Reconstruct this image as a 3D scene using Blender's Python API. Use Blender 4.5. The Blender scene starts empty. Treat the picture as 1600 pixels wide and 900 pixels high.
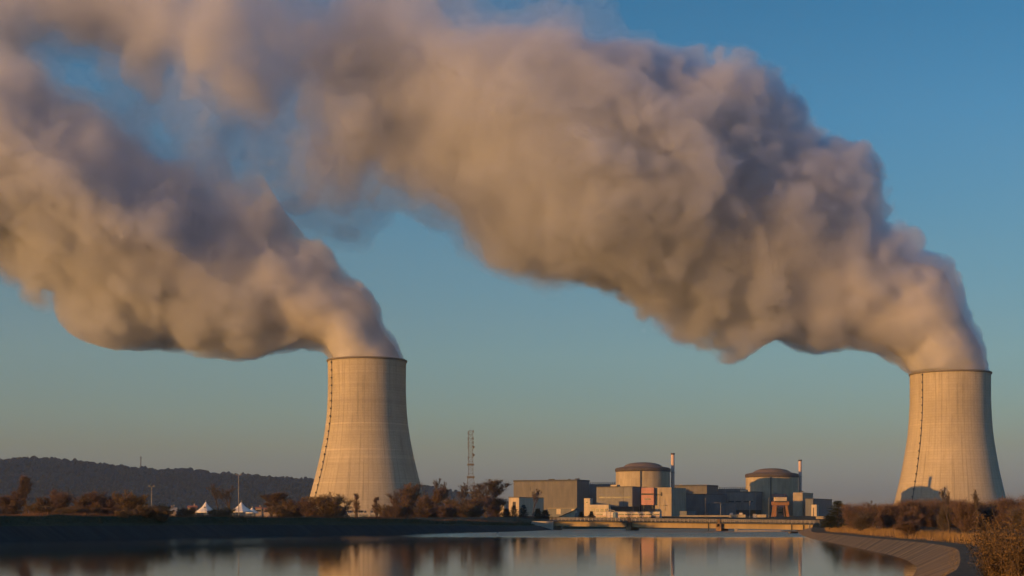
import bpy, bmesh, math, random
import numpy as np
from mathutils import Vector, Matrix

# ------------------------------------------------------------------ camera, world, sun, exposure
SC = bpy.context.scene
COL = SC.collection
F, HZ, CH = 2200.0, 803.0, 6.0           # focal length and horizon row in pixels of a 1600 px picture, eye height in metres
cam = bpy.data.cameras.new('camera'); cam_o = bpy.data.objects.new('camera', cam); COL.objects.link(cam_o)
cam.sensor_width = 36.0; cam.lens = 36.0 * F / 1600.0
cam.shift_y = (HZ - 450.0) / 1600.0
cam.clip_start = 0.5; cam.clip_end = 60000
cam_o.location = (0, 0, CH); cam_o.rotation_euler = (math.radians(90), 0, 0)
SC.camera = cam_o

SUN_EL = math.radians(3.7)
LX, LY = math.cos(math.radians(37)), math.sin(math.radians(37))     # sunlight travels this way over the ground
W = bpy.data.worlds.new('World'); SC.world = W; W.use_nodes = True
nt = W.node_tree; nt.nodes.clear()
sky = nt.nodes.new('ShaderNodeTexSky'); sky.sky_type = 'NISHITA'; sky.sun_disc = False
sky.sun_elevation = SUN_EL; sky.sun_rotation = math.atan2(-LX, -LY)
sky.altitude = 50; sky.air_density = 1.0; sky.dust_density = 0.3; sky.ozone_density = 4.0
bg = nt.nodes.new('ShaderNodeBackground'); bg.inputs['Strength'].default_value = 0.15
wo = nt.nodes.new('ShaderNodeOutputWorld')
# sky tinted by view elevation: warm-grey haze painted low, unseen upper sky brightened as fill
wtc = nt.nodes.new('ShaderNodeTexCoord'); wsx = nt.nodes.new('ShaderNodeSeparateXYZ'); wml = nt.nodes.new('ShaderNodeMath'); wml.operation = 'MULTIPLY'; wml.inputs[1].default_value = 2.5
wr = nt.nodes.new('ShaderNodeValToRGB'); wmx = nt.nodes.new('ShaderNodeMix'); wmx.data_type = 'RGBA'; wmx.blend_type = 'MULTIPLY'; wmx.inputs[0].default_value = 1.0
SKY_TINT = [(0.9, .66, .64, 1.12), (2.7, 1.05, .76, .72), (4.0, 1.22, .89, .73), (6.3, 1.40, 1.03, .78), (10.4, 1.24, 1.04, .81), (15.3, .80, 1.02, .89), (20.0, .44, .90, .83), (32.0, .85, 1.18, 1.14), (60.0, 1.1, 1.4, 1.35)]
while len(wr.color_ramp.elements) < len(SKY_TINT): wr.color_ramp.elements.new(0.5)
for e_, (deg, r_, g_, b_) in zip(wr.color_ramp.elements, SKY_TINT):
    e_.position = 2.5 * math.sin(math.radians(deg)); e_.color = (r_, g_, b_, 1)
nt.links.new(wtc.outputs['Generated'], wsx.inputs[0]); nt.links.new(wsx.outputs['Z'], wml.inputs[0]); nt.links.new(wml.outputs[0], wr.inputs[0])
nt.links.new(sky.outputs[0], wmx.inputs[6]); nt.links.new(wr.outputs[0], wmx.inputs[7])
nt.links.new(wmx.outputs[2], bg.inputs[0]); nt.links.new(bg.outputs[0], wo.inputs[0])

sl = bpy.data.lights.new('sun', 'SUN'); so = bpy.data.objects.new('sun', sl); COL.objects.link(so)
sl.energy = 4.9; sl.angle = math.radians(0.6); sl.color = (1.0, 0.49, 0.125)
so.rotation_euler = Vector((LX * math.cos(SUN_EL), LY * math.cos(SUN_EL), -math.sin(SUN_EL))).to_track_quat('-Z', 'Y').to_euler()

SC.view_settings.view_transform = 'Standard'; SC.view_settings.look = 'None'
SC.view_settings.exposure = 0.70; SC.view_settings.gamma = 1.0
SC.render.engine = 'CYCLES'
cy = SC.cycles
cy.use_denoising = True
cy.use_adaptive_sampling = True; cy.adaptive_threshold = 0.04; cy.adaptive_min_samples = 24
cy.max_bounces = 9; cy.diffuse_bounces = 3; cy.glossy_bounces = 3; cy.volume_bounces = 7; cy.transparent_max_bounces = 96
cy.caustics_reflective = False; cy.caustics_refractive = False

# ------------------------------------------------------------------ helpers
def P(px, py, Y):
    """World point seen at a pixel of the 1600 px frame, at depth Y."""
    return Vector(((px - 800.0) / F * Y, Y, CH + (HZ - py) / F * Y))
def XX(px, Y): return (px - 800.0) / F * Y
def ZZ(py, Y): return CH + (HZ - py) / F * Y

class MB:
    """Collects shapes for one mesh object."""
    def __init__(s): s.v, s.f, s.uv = [], [], None
    def poly(s, pts):
        n = len(s.v); s.v += [tuple(p) for p in pts]; s.f.append(tuple(range(n, n + len(pts))))
    def box(s, c, size, rz=0.0, taper=1.0):
        x, y, z = [k / 2 for k in size]; n = len(s.v); ca, sa = math.cos(rz), math.sin(rz)
        for dz, t in ((-z, 1.0), (z, taper)):
            for dx, dy in ((-x, -y), (x, -y), (x, y), (-x, y)):
                dx *= t; dy *= t
                s.v.append((c[0] + dx * ca - dy * sa, c[1] + dx * sa + dy * ca, c[2] + dz))
        s.f += [tuple(n + i for i in q) for q in ((3, 2, 1, 0), (4, 5, 6, 7), (0, 1, 5, 4), (1, 2, 6, 5), (2, 3, 7, 6), (3, 0, 4, 7))]
        return s
    def tube(s, a, b, ra, rb=None, seg=6, cap=True):
        a, b = Vector(a), Vector(b); rb = ra if rb is None else rb
        d = (b - a)
        if d.length < 1e-6: return s
        d.normalize(); u = d.orthogonal().normalized(); w = d.cross(u); n = len(s.v)
        for p, r in ((a, ra), (b, rb)):
            for i in range(seg):
                t = 2 * math.pi * i / seg
                s.v.append(tuple(p + u * (math.cos(t) * r) + w * (math.sin(t) * r)))
        for i in range(seg):
            j = (i + 1) % seg; s.f.append((n + i, n + j, n + seg + j, n + seg + i))
        if cap:
            s.f.append(tuple(n + i for i in reversed(range(seg)))); s.f.append(tuple(n + seg + i for i in range(seg)))
        return s
    def lathe(s, prof, c=(0, 0, 0), seg=64, a0=0.0):
        """Surface of revolution; prof is a list of (radius, z)."""
        n = len(s.v)
        for r, z in prof:
            for i in range(seg):
                t = a0 + 2 * math.pi * i / seg
                s.v.append((c[0] + math.cos(t) * r, c[1] + math.sin(t) * r, c[2] + z))
        for k in range(len(prof) - 1):
            for i in range(seg):
                j = (i + 1) % seg
                s.f.append((n + k * seg + i, n + k * seg + j, n + (k + 1) * seg + j, n + (k + 1) * seg + i))
        return s
    def build(s, name, mat=None, parent=None, smooth=False, loc=None):
        me = bpy.data.meshes.new(name); me.from_pydata(s.v, [], s.f); me.update()
        if mat: me.materials.append(mat)
        if smooth: me.shade_smooth()
        o = bpy.data.objects.new(name, me); COL.objects.link(o)
        if parent: o.parent = parent
        if loc is not None: o.location = loc
        return o

def tag(o, label=None, cat=None, group=None, kind=None):
    for k, v in (('label', label), ('category', cat), ('group', group), ('kind', kind)):
        if v: o[k] = v
    return o
def thing(name, loc=(0, 0, 0), label=None, cat=None, group=None, rz=0.0):
    o = bpy.data.objects.new(name, None); COL.objects.link(o); o.empty_display_size = 0.5
    o.location = loc; o.rotation_euler = (0, 0, rz)
    return tag(o, label, cat, group)
def copy_thing(root, loc, rz=0.0, scale=(1, 1, 1), label=None):
    c = root.copy(); COL.objects.link(c); c.location = loc; c.rotation_euler = (0, 0, rz); c.scale = scale
    if label: c['label'] = label
    for ch in list(root.children):
        d = ch.copy(); COL.objects.link(d); d.parent = c
        for g in list(ch.children):
            e = g.copy(); COL.objects.link(e); e.parent = d
    return c

def newmat(name):
    m = bpy.data.materials.new(name); m.use_nodes = True
    t = m.node_tree; t.nodes.clear()
    out = t.nodes.new('ShaderNodeOutputMaterial'); b = t.nodes.new('ShaderNodeBsdfPrincipled')
    t.links.new(b.outputs[0], out.inputs[0])
    return m, t, b
def nd(t, typ, **kw):
    n = t.nodes.new(typ)
    for k, v in kw.items():
        if isinstance(k, str) and k in n.inputs: n.inputs[k].default_value = v
        else: setattr(n, k, v)
    return n
def ramp(t, stops):
    r = t.nodes.new('ShaderNodeValToRGB')
    e = r.color_ramp.elements
    while len(e) < len(stops): e.new(0.5)
    for i, (p, c) in enumerate(stops):
        e[i].position = p; e[i].color = (*c, 1) if len(c) == 3 else c
    return r
def M(name, col, rough=0.8, var=0.25, scale=0.4, stretch=(1, 1, 1), metal=0.0, bump=0.0, detail=6):
    """A weathered material: base colour broken up by two scales of noise in object space."""
    m, t, b = newmat(name)
    tc = nd(t, 'ShaderNodeTexCoord'); mp = nd(t, 'ShaderNodeMapping'); mp.inputs['Scale'].default_value = stretch
    t.links.new(tc.outputs['Object'], mp.inputs[0])
    n1 = nd(t, 'ShaderNodeTexNoise'); n1.inputs['Scale'].default_value = scale; n1.inputs['Detail'].default_value = detail; n1.inputs['Roughness'].default_value = 0.65
    t.links.new(mp.outputs[0], n1.inputs[0])
    lo = tuple(c * (1 - var) for c in col); hi = tuple(min(1, c * (1 + var)) for c in col)
    r = ramp(t, [(0.28, lo), (0.72, hi)]); t.links.new(n1.outputs[0], r.inputs[0])
    t.links.new(r.outputs[0], b.inputs['Base Color'])
    b.inputs['Roughness'].default_value = rough; b.inputs['Metallic'].default_value = metal
    if 'Specular IOR Level' in b.inputs: b.inputs['Specular IOR Level'].default_value = 0.25
    if bump:
        bp = nd(t, 'ShaderNodeBump'); bp.inputs['Strength'].default_value = bump; bp.inputs['Distance'].default_value = 0.2
        t.links.new(n1.outputs[0], bp.inputs['Height']); t.links.new(bp.outputs[0], b.inputs['Normal'])
    return m
def cladding(name, col, var=0.12, rib=3.0, rough=0.6):
    """Ribbed sheet metal or panelled concrete: narrow vertical joints over weathering; uses UV in metres."""
    m, t, b = newmat(name)
    uv = nd(t, 'ShaderNodeUVMap')
    br = nd(t, 'ShaderNodeTexBrick'); br.offset = 0.0
    br.inputs['Scale'].default_value = 1.0; br.inputs['Mortar Size'].default_value = 0.05; br.inputs['Brick Width'].default_value = rib; br.inputs['Row Height'].default_value = rib * 1.6
    br.inputs['Mortar Smooth'].default_value = 0.3
    br.inputs['Color1'].default_value = (*col, 1); br.inputs['Color2'].default_value = (*[c * (1 - var) for c in col], 1); br.inputs['Mortar'].default_value = (*[c * 0.6 for c in col], 1)
    t.links.new(uv.outputs[0], br.inputs[0])
    mp = nd(t, 'ShaderNodeMapping'); mp.inputs['Scale'].default_value = (0.25, 0.05, 1); t.links.new(uv.outputs[0], mp.inputs[0])
    n1 = nd(t, 'ShaderNodeTexNoise'); n1.inputs['Scale'].default_value = 1.0; n1.inputs['Detail'].default_value = 8
    t.links.new(mp.outputs[0], n1.inputs[0])
    r = ramp(t, [(0.3, (0.72, 0.72, 0.72)), (0.7, (1.1, 1.08, 1.05))]); t.links.new(n1.outputs[0], r.inputs[0])
    mx = nd(t, 'ShaderNodeMix', data_type='RGBA', blend_type='MULTIPLY'); mx.inputs[0].default_value = 1.0
    t.links.new(br.outputs[0], mx.inputs[6]); t.links.new(r.outputs[0], mx.inputs[7]); t.links.new(mx.outputs[2], b.inputs['Base Color'])
    b.inputs['Roughness'].default_value = rough
    if 'Specular IOR Level' in b.inputs: b.inputs['Specular IOR Level'].default_value = 0.3
    return m
def box_uv(o):
    """UVs in metres: along the wall and up, for any upright mesh."""
    me = o.data
    if not me.uv_layers: me.uv_layers.new(name='UVMap')
    uv = me.uv_layers[0].data
    for p in me.polygons:
        n = p.normal
        for li in p.loop_indices:
            c = me.vertices[me.loops[li].vertex_index].co
            if abs(n.z) > 0.8: uv[li].uv = (c.x, c.y)
            else:
                tx, ty = -n.y, n.x; l = math.hypot(tx, ty) or 1
                uv[li].uv = ((c.x * tx + c.y * ty) / l, c.z)
    return o

# ------------------------------------------------------------------ steam (numpy density field -> nested closed shells)
def bspl(n_lat, n_out, cells):
    """Interpolation matrix: uniform cubic B-spline lattice -> n_out samples spread over `cells` lattice cells."""
    x = np.linspace(0, cells, n_out, endpoint=False); i = np.floor(x).astype(int); f = x - i
    A = np.zeros((n_out, n_lat), np.float32)
    w = [(1 - f) ** 3 / 6, (3 * f ** 3 - 6 * f ** 2 + 4) / 6, (-3 * f ** 3 + 3 * f ** 2 + 3 * f + 1) / 6, f ** 3 / 6]
    for k in range(4): A[np.arange(n_out), i + k] += w[k]
    return A
def noise3(shape, step, size, rng):
    """Smooth 3D noise (unit variance, roughly) on a grid: feature size in metres."""
    out = rng.standard_normal([int(math.ceil(s * step / size)) + 4 for s in shape]).astype(np.float32)
    for ax in range(3):
        A = bspl(out.shape[ax], shape[ax], shape[ax] * step / size)
        out = np.moveaxis(np.tensordot(A, np.moveaxis(out, ax, 0), axes=(1, 0)), 0, ax)
    return out / max(out.std(), 1e-6)
def surface_nets(g, step, origin):
    """Closed quad surface where g crosses zero (inside g > 0)."""
    g = np.pad(g, 1, constant_values=-1.0); ins = g > 0
    nx, ny, nz = g.shape; c = ins.astype(np.int8)
    t = c[:-1] + c[1:]; t = t[:, :-1] + t[:, 1:]; t = t[:, :, :-1] + t[:, :, 1:]
    act = (t > 0) & (t < 8); cells = np.argwhere(act)
    if not len(cells): return np.zeros((0, 3)), np.zeros((0, 4), int)
    idx = np.full(act.shape, -1, np.int32); idx[act] = np.arange(len(cells), dtype=np.int32)
    cor = [(i, j, k) for i in (0, 1) for j in (0, 1) for k in (0, 1)]
    val = {o: g[cells[:, 0] + o[0], cells[:, 1] + o[1], cells[:, 2] + o[2]] for o in cor}
    cnt = np.zeros(len(cells), np.float32); acc = np.zeros((len(cells), 3), np.float32)
    for a in cor:
        for ax in range(3):
            if a[ax]: continue
            b = list(a); b[ax] = 1; ga, gb = val[a], val[tuple(b)]
            x = (ga > 0) != (gb > 0); tt = np.where(x, ga / np.where(x, ga - gb, 1), 0); cnt += x
            for k in range(3): acc[:, k] += np.where(x, a[k] + (tt if k == ax else 0), 0)
    pos = (acc / cnt[:, None] + cells - 1) * step + np.array(origin, np.float32)
    quads = []
    for ax in range(3):
        o1, o2 = [(1, 2), (2, 0), (0, 1)][ax]
        lo = [slice(1, -1)] * 3; hi = [slice(1, -1)] * 3
        lo[ax] = slice(0, -1); hi[ax] = slice(1, None)
        A, B = ins[tuple(lo)], ins[tuple(hi)]
        for flip, msk in ((False, A & ~B), (True, ~A & B)):
            e = np.argwhere(msk); off = np.ones(3, int); off[ax] = 0; e = e + off
            d1 = np.zeros(3, int); d1[o1] = 1; d2 = np.zeros(3, int); d2[o2] = 1
            q = np.stack([idx[tuple((e - d).T)] for d in (d1 + d2, d2, d1 * 0, d1)], 1)
            quads.append(q[:, ::-1] if flip else q)
    return pos, np.concatenate(quads)
def poly_dist(u, v, poly):
    """Signed distance (positive inside) to a closed polygon, in its own units."""
    d = np.full(u.shape, 1e9); inside = np.zeros(u.shape, bool); n = len(poly)
    for i in range(n):
        (x1, y1), (x2, y2) = poly[i], poly[(i + 1) % n]
        ex, ey = x2 - x1, y2 - y1
        t = np.clip(((u - x1) * ex + (v - y1) * ey) / (ex * ex + ey * ey), 0, 1)
        d = np.minimum(d, np.hypot(u - x1 - t * ex, v - y1 - t * ey))
        c = (y1 > v) != (y2 > v)
        inside ^= c & (u < ex * (v - y1) / (ey if ey else 1e-9) + x1)
    return np.where(inside, d, -d)

STEAM_ALB = (0.872, 0.888, 0.932)
def steam_mat(name, density):
    m = bpy.data.materials.new(name); m.use_nodes = True; t = m.node_tree; t.nodes.clear()
    out = t.nodes.new('ShaderNodeOutputMaterial'); v = t.nodes.new('ShaderNodeVolumePrincipled')
    v.inputs['Color'].default_value = (*STEAM_ALB, 1); v.inputs['Density'].default_value = density; v.inputs['Anisotropy'].default_value = 0.5
    t.links.new(v.outputs[0], out.inputs['Volume'])
    m.cycles.homogeneous_volume = True
    return m
SHELL_D = (0.0045, 0.016, 0.040, 0.07)
STEAM_M = [steam_mat(n, d) for n, d in zip(('veil_steam', 'thin_steam', 'soft_steam', 'dense_steam'), SHELL_D)]
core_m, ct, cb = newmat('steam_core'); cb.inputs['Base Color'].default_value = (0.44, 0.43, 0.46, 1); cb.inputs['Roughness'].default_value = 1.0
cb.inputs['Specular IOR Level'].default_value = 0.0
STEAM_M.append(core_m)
STEP = 2.6

def plume(name, poly, spine, Y0, drift, seed, thin_fn, rim, label, holes=()):
    """poly: outline in pixels; spine: (u, v, radius m); Y0: depth of the tower axis; drift: metres of depth gained per pixel to the left; rim: (u, v, radius m) of the tower mouth."""
    step = STEP; mpp = Y0 / F
    us = [p[0] for p in poly]; vs = [p[1] for p in poly]
    x0, x1 = XX(min(us) - 10, Y0), XX(max(us) + 30, Y0)
    z0, z1 = ZZ(max(vs) + 6, Y0), ZZ(min(vs) - 10, Y0)
    hw = 216.0
    nx, ny, nz = int((x1 - x0) / step), int(2 * hw / step), int((z1 - z0) / step)
    xs = x0 + np.arange(nx) * step; ws = -hw + np.arange(ny) * step; zs = z0 + np.arange(nz) * step
    uu, vv = np.meshgrid(800 + xs / mpp, HZ - (zs - CH) / mpp, indexing='ij')
    rng = np.random.default_rng(seed); far = np.clip((np.hypot(uu - spine[0][0], vv - spine[0][1]) - 90) / 160, 0, 1)
    warp = lambda size: noise3((nx, 1, nz), step, size, rng)[:, 0, :]
    d2 = poly_dist(uu + far * (8 * warp(110) + 6 * warp(45) + 4 * warp(20)), vv + far * (8 * warp(110) + 6 * warp(45) + 4 * warp(20)), poly) * mpp
    ker = np.hanning(int(2 * 26 / step) | 1); ker /= ker.sum(); e_ = len(ker) // 2
    db = np.pad(d2, e_, mode='edge')
    for ax in (0, 1): db = np.apply_along_axis(lambda q: np.convolve(q, ker, 'valid'), ax, db)
    d2 = d2 + (db - d2) * np.clip((d2 - 12) / 40, 0, 1)              # no ridge along the middle of the outline
    num = np.zeros_like(uu); den = np.zeros_like(uu)
    for (u, v, r) in spine:
        w = 1 / ((uu - u) ** 2 + (vv - v) ** 2 + 400) ** 1.5; num += w * r; den += w
    R = num / den
    f32 = lambda q: q[:, None, :].astype(np.float32)
    dm = np.hypot(uu - spine[0][0], vv - spine[0][1]) * mpp
    a3 = f32(np.clip((dm - 38) / 110, 0, 1) * np.clip(R / 125, 0.3, 1.0)); t3 = f32(thin_fn(uu, vv)); dm3 = f32(dm)
    inn = f32(0.15 + 0.85 * np.clip(d2 / 75, 0, 1))
    w3 = ws[None, :, None].astype(np.float32)
    phi = f32(R) - np.sqrt(f32(np.maximum(R - d2, 0)) ** 2 + w3 ** 2)
    shp = (nx, ny, nz)
    phi += a3 * inn * (9 * noise3(shp, step, 95, rng) + 20 * noise3(shp, step, 190, rng)) + 5 * a3
    phi -= f32(np.maximum(0, -d2 - 3)) * 4
    for (u, v, r, k) in holes: phi -= f32(k * np.exp(-((uu - u + 14 * warp(40)) ** 2 + (vv - v + 14 * warp(40)) ** 2) / r ** 2))
    phi_s = phi - t3 * 30
    for size, am in ((62, 8.5), (34, 7.5), (20, 6), (12, 4.4), (7, 3)):
        if size == 34: phi_s = phi - t3 * 30
        n = noise3(shp, step, size, rng)
        k = np.clip(0.35 + 0.65 * a3, 0, 1) if size < 30 else a3
        phi += k * (am * (0.75 * (np.abs(n) * 1.25 - 0.95) + 0.3 * n) * (1 - 0.5 * t3) + am * 1.7 * n * t3)
    wisp = noise3(shp, step, 85, rng); wisp += 0.7 * noise3(shp, step, 40, rng); wisp += 0.4 * noise3(shp, step, 20, rng)
    phi -= t3 * (2 + 28 * wisp); del wisp
    # inside the tower mouth the steam keeps clear of the wall
    rx, rz, rr = XX(rim[0], Y0), ZZ(rim[1], Y0), rim[2]
    below = zs < rz + 1.5
    rad = rr - np.hypot(xs[:, None, None] - rx, ws[None, :, None]).astype(np.float32)
    phi[:, :, below] = np.minimum(phi[:, :, below], rad); phi_s[:, :, below] = np.minimum(phi_s[:, :, below], rad)
    for q in (phi, phi_s):
        q[:, :2, :] = np.minimum(q[:, :2, :], -5); q[:, -2:, :] = np.minimum(q[:, -2:, :], -5)
    sc = f32(np.clip(R / 110, 0.35, 1)); age = np.clip(0.22 + 0.78 * dm3 / 700, 0.22, 1)
    vert, face, mi = [], [], []; base = 0
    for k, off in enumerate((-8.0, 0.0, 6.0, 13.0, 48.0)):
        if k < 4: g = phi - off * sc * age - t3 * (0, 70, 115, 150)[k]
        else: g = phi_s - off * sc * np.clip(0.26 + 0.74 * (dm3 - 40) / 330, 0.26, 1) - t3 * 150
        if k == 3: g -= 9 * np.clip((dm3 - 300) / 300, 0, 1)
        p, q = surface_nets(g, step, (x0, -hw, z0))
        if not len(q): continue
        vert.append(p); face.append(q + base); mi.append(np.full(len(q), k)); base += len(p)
    v = np.concatenate(vert); f = np.concatenate(face); mi = np.concatenate(mi)
    v[:, 1] += Y0 + np.maximum(0, spine[0][0] - (800 + v[:, 0] / mpp)) * drift
    me = bpy.data.meshes.new(name)
    me.vertices.add(len(v)); me.vertices.foreach_set('co', v.astype(np.float32).ravel())
    me.loops.add(f.size); me.loops.foreach_set('vertex_index', f.astype(np.int32).ravel())
    me.polygons.add(len(f)); me.polygons.foreach_set('loop_start', np.arange(0, f.size, 4, dtype=np.int32))
    me.polygons.foreach_set('material_index', mi.astype(np.int32))
    me.update(calc_edges=True)
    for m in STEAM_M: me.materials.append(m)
    me.shade_smooth()
    o = bpy.data.objects.new(name, me); COL.objects.link(o)
    tag(o, label, 'steam plume', 'steam plumes from the cooling towers', 'thing')
    return o
# ------------------------------------------------------------------ ground, banks, water, hills
GZ = 4.0
HAZE = 5.5e-5
def ground_mat(name, c1, c2, c3, scale, bump=0.3):
    m, t, b = newmat(name)
    tc = nd(t, 'ShaderNodeTexCoord')
    n1 = nd(t, 'ShaderNodeTexNoise'); n1.inputs['Scale'].default_value = scale; n1.inputs['Detail'].default_value = 10; n1.inputs['Roughness'].default_value = 0.7
    n2 = nd(t, 'ShaderNodeTexNoise'); n2.inputs['Scale'].default_value = scale * 9; n2.inputs['Detail'].default_value = 6
    for n in (n1, n2): t.links.new(tc.outputs['Object'], n.inputs[0])
    r = ramp(t, [(0.3, c1), (0.5, c2), (0.7, c3)]); t.links.new(n1.outputs[0], r.inputs[0])
    r2 = ramp(t, [(0.3, (0.6, 0.6, 0.6)), (0.7, (1.3, 1.3, 1.3))]); t.links.new(n2.outputs[0], r2.inputs[0])
    mx = nd(t, 'ShaderNodeMix', data_type='RGBA', blend_type='MULTIPLY'); mx.inputs[0].default_value = 1.0
    t.links.new(r.outputs[0], mx.inputs[6]); t.links.new(r2.outputs[0], mx.inputs[7]); t.links.new(mx.outputs[2], b.inputs['Base Color'])
    b.inputs['Roughness'].default_value = 0.95; b.inputs['Specular IOR Level'].default_value = 0.1
    bp = nd(t, 'ShaderNodeBump'); bp.inputs['Strength'].default_value = bump; bp.inputs['Distance'].default_value = 0.15
    t.links.new(n2.outputs[0], bp.inputs['Height']); t.links.new(bp.outputs[0], b.inputs['Normal'])
    return m
M_FIELD = ground_mat('field_ground', (.030, .032, .014), (.060, .045, .022), (.10, .070, .032), 0.05)
M_BANKGRASS = ground_mat('bank_grass', (.022, .030, .012), (.040, .042, .018), (.060, .050, .024), 0.25)
M_PATH = ground_mat('path_gravel', (.085, .056, .030), (.13, .085, .045), (.18, .12, .062), 0.5)
M_VERGE = ground_mat('verge', (.050, .050, .018), (.12, .078, .030), (.17, .105, .040), 0.22)

def slab_mat(name, base, lines=True):
    """Asphalt-lined canal slope: paving lanes running up the slope (UV: along the bank, up the slope), stained near the water."""
    m, t, b = newmat(name)
    uv = nd(t, 'ShaderNodeUVMap'); mp = nd(t, 'ShaderNodeMapping'); mp.inputs['Scale'].default_value = (1, 0.05, 1)
    t.links.new(uv.outputs[0], mp.inputs[0])
    n1 = nd(t, 'ShaderNodeTexNoise'); n1.inputs['Scale'].default_value = 0.32; n1.inputs['Detail'].default_value = 4; n1.inputs['Roughness'].default_value = 0.6
    t.links.new(mp.outputs[0], n1.inputs[0])
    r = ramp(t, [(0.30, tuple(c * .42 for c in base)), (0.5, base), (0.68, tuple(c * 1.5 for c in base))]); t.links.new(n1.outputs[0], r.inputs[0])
    n2 = nd(t, 'ShaderNodeTexNoise'); n2.inputs['Scale'].default_value = 0.7; n2.inputs['Detail'].default_value = 10; n2.inputs['Roughness'].default_value = 0.75
    t.links.new(uv.outputs[0], n2.inputs[0])
    r2 = ramp(t, [(0.32, (.50, .50, .48)), (0.65, (1.25, 1.2, 1.12))]); t.links.new(n2.outputs[0], r2.inputs[0])
    mx = nd(t, 'ShaderNodeMix', data_type='RGBA', blend_type='MULTIPLY'); mx.inputs[0].default_value = 1.0
    t.links.new(r.outputs[0], mx.inputs[6]); t.links.new(r2.outputs[0], mx.inputs[7])
    sx = nd(t, 'ShaderNodeSeparateXYZ'); t.links.new(uv.outputs[0], sx.inputs[0])
    r3 = ramp(t, [(0.0, (.40, .38, .34)), (0.10, (.55, .53, .48)), (0.20, (1, 1, 1))]); t.links.new(sx.outputs[1], r3.inputs[0])   # tide mark at the waterline
    m2 = nd(t, 'ShaderNodeMix', data_type='RGBA', blend_type='MULTIPLY'); m2.inputs[0].default_value = 1.0
    t.links.new(mx.outputs[2], m2.inputs[6]); t.links.new(r3.outputs[0], m2.inputs[7]); t.links.new(m2.outputs[2], b.inputs['Base Color'])
    b.inputs['Roughness'].default_value = 0.85; b.inputs['Specular IOR Level'].default_value = 0.2
    return m
def catmull(pts, n):
    """Resample a polyline of vectors smoothly: n points per span."""
    out = []
    for i in range(len(pts) - 1):
        p0, p1, p2, p3 = pts[max(i - 1, 0)], pts[i], pts[i + 1], pts[min(i + 2, len(pts) - 1)]
        for k in range(n):
            t = k / n
            out.append(0.5 * ((2 * p1) + (p2 - p0) * t + (2 * p0 - 5 * p1 + 4 * p2 - p3) * t * t + (3 * p1 - p0 - 3 * p2 + p3) * t ** 3))
    out.append(pts[-1].copy()); return out
def strip(name, A, B, mat, rows=1, flip=False, jit=0.0, seed=1):
    """Sheet between two polylines of equal length, UV = (metres along, fraction across)."""
    rd = random.Random(seed)
    vs, fs = [], []; n = len(A); L = [0.0]
    for i in range(1, n): L.append(L[-1] + (A[i] - A[i - 1]).length)
    for r in range(rows + 1):
        for i in range(n):
            p = A[i].lerp(B[i], r / rows)
            if jit and 0 < r < rows: p = p + Vector((0, 0, rd.uniform(-jit, jit)))
            vs.append(p)
    for r in range(rows):
        for i in range(n - 1):
            q = (r * n + i, r * n + i + 1, (r + 1) * n + i + 1, (r + 1) * n + i)
            fs.append(q[::-1] if flip else q)
    me = bpy.data.meshes.new(name); me.from_pydata(vs, [], fs); me.update()
    uv = me.uv_layers.new(name='UVMap').data
    for p in me.polygons:
        for li in p.loop_indices:
            vi = me.loops[li].vertex_index; uv[li].uv = (L[vi % n], (vi // n) / rows)
    me.materials.append(mat); me.shade_smooth()
    o = bpy.data.objects.new(name, me); COL.objects.link(o); o['kind'] = 'structure'
    return o
V3 = lambda x, y, z: Vector((x, y, z))
def wl(px, py): Y = CH * F / (py - HZ); return V3(XX(px, Y), Y, 0)
# left bank, near to far
LW = [V3(-168, -90, 0), V3(-160, 120, 0), V3(-136, 265, 0), wl(0, 845), wl(200, 841), wl(400, 836.5), wl(640, 833.5), wl(800, 830.8), wl(850, 829), V3(17, 535, 0)]
LCz = [5.7, 5.7, 5.7, 5.7, 5.5, 5.1, 4.35, 3.3, 2.7, 2.6]
def offs(line, d, zs):
    out = []
    for i, p in enumerate(line):
        t = (line[min(i + 1, len(line) - 1)] - line[max(i - 1, 0)]); t.z = 0; t.normalize()
        out.append(V3(p.x - t.y * d, p.y + t.x * d, zs[i]))
    return out
LM = offs(LW, 6.0, [z * 0.56 for z in LCz]); LC = offs(LW, 13.0, LCz)
LWs, LMs, LCs = catmull(LW, 8), catmull(LM, 8), catmull(LC, 8)
LB = [V3(p.x, p.y, -1.0) for p in offs(LWs, -2.2, [0] * len(LWs))]
# right bank, far to near
RW = [V3(99, 500, 0), wl(1248, 834), wl(1262, 842), wl(1290, 849), wl(1339, 860), wl(1392, 875), wl(1419, 891), wl(1421, 902), wl(1404, 917), wl(1360, 945), V3(14, 60, 0), V3(12, -90, 0)]
def rt(px, py, z): Y = (CH - z) * F / (py - HZ); return V3(XX(px, Y), Y, z)
RT = [V3(107, 500, 1.4), rt(1268, 830.5, 1.0), rt(1290, 833, 1.15), rt(1318, 836, 1.2), rt(1362, 840.5, 1.3), rt(1440, 847.5, 1.45), rt(1490, 856, 1.55), rt(1500, 870, 1.6), rt(1496, 888, 1.65), rt(1475, 908, 1.7), V3(21, 60, 1.7), V3(19, -90, 1.7)]
RWs, RTs = catmull(RW, 10), catmull(RT, 10)
RB = [V3(p.x, p.y, -1.0) for p in offs(RWs, -2.5, [0] * len(RWs))]
def outward(line, d, dz, zmin=None):
    o = offs(line, d, [p.z + dz for p in line]); return o
RP = outward(RTs, 4.2, 0.02); RV = outward(RTs, 13.0, 0.75)
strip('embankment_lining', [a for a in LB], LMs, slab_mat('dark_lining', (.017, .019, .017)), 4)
rj = random.Random(21)
for i in range(4, len(LCs) - 1): LCs[i].z += rj.uniform(-.22, .16) + .18 * math.sin(i * 1.3)
strip('embankment_grass', LMs, LCs, M_BANKGRASS, 5, jit=0.25)
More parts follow.
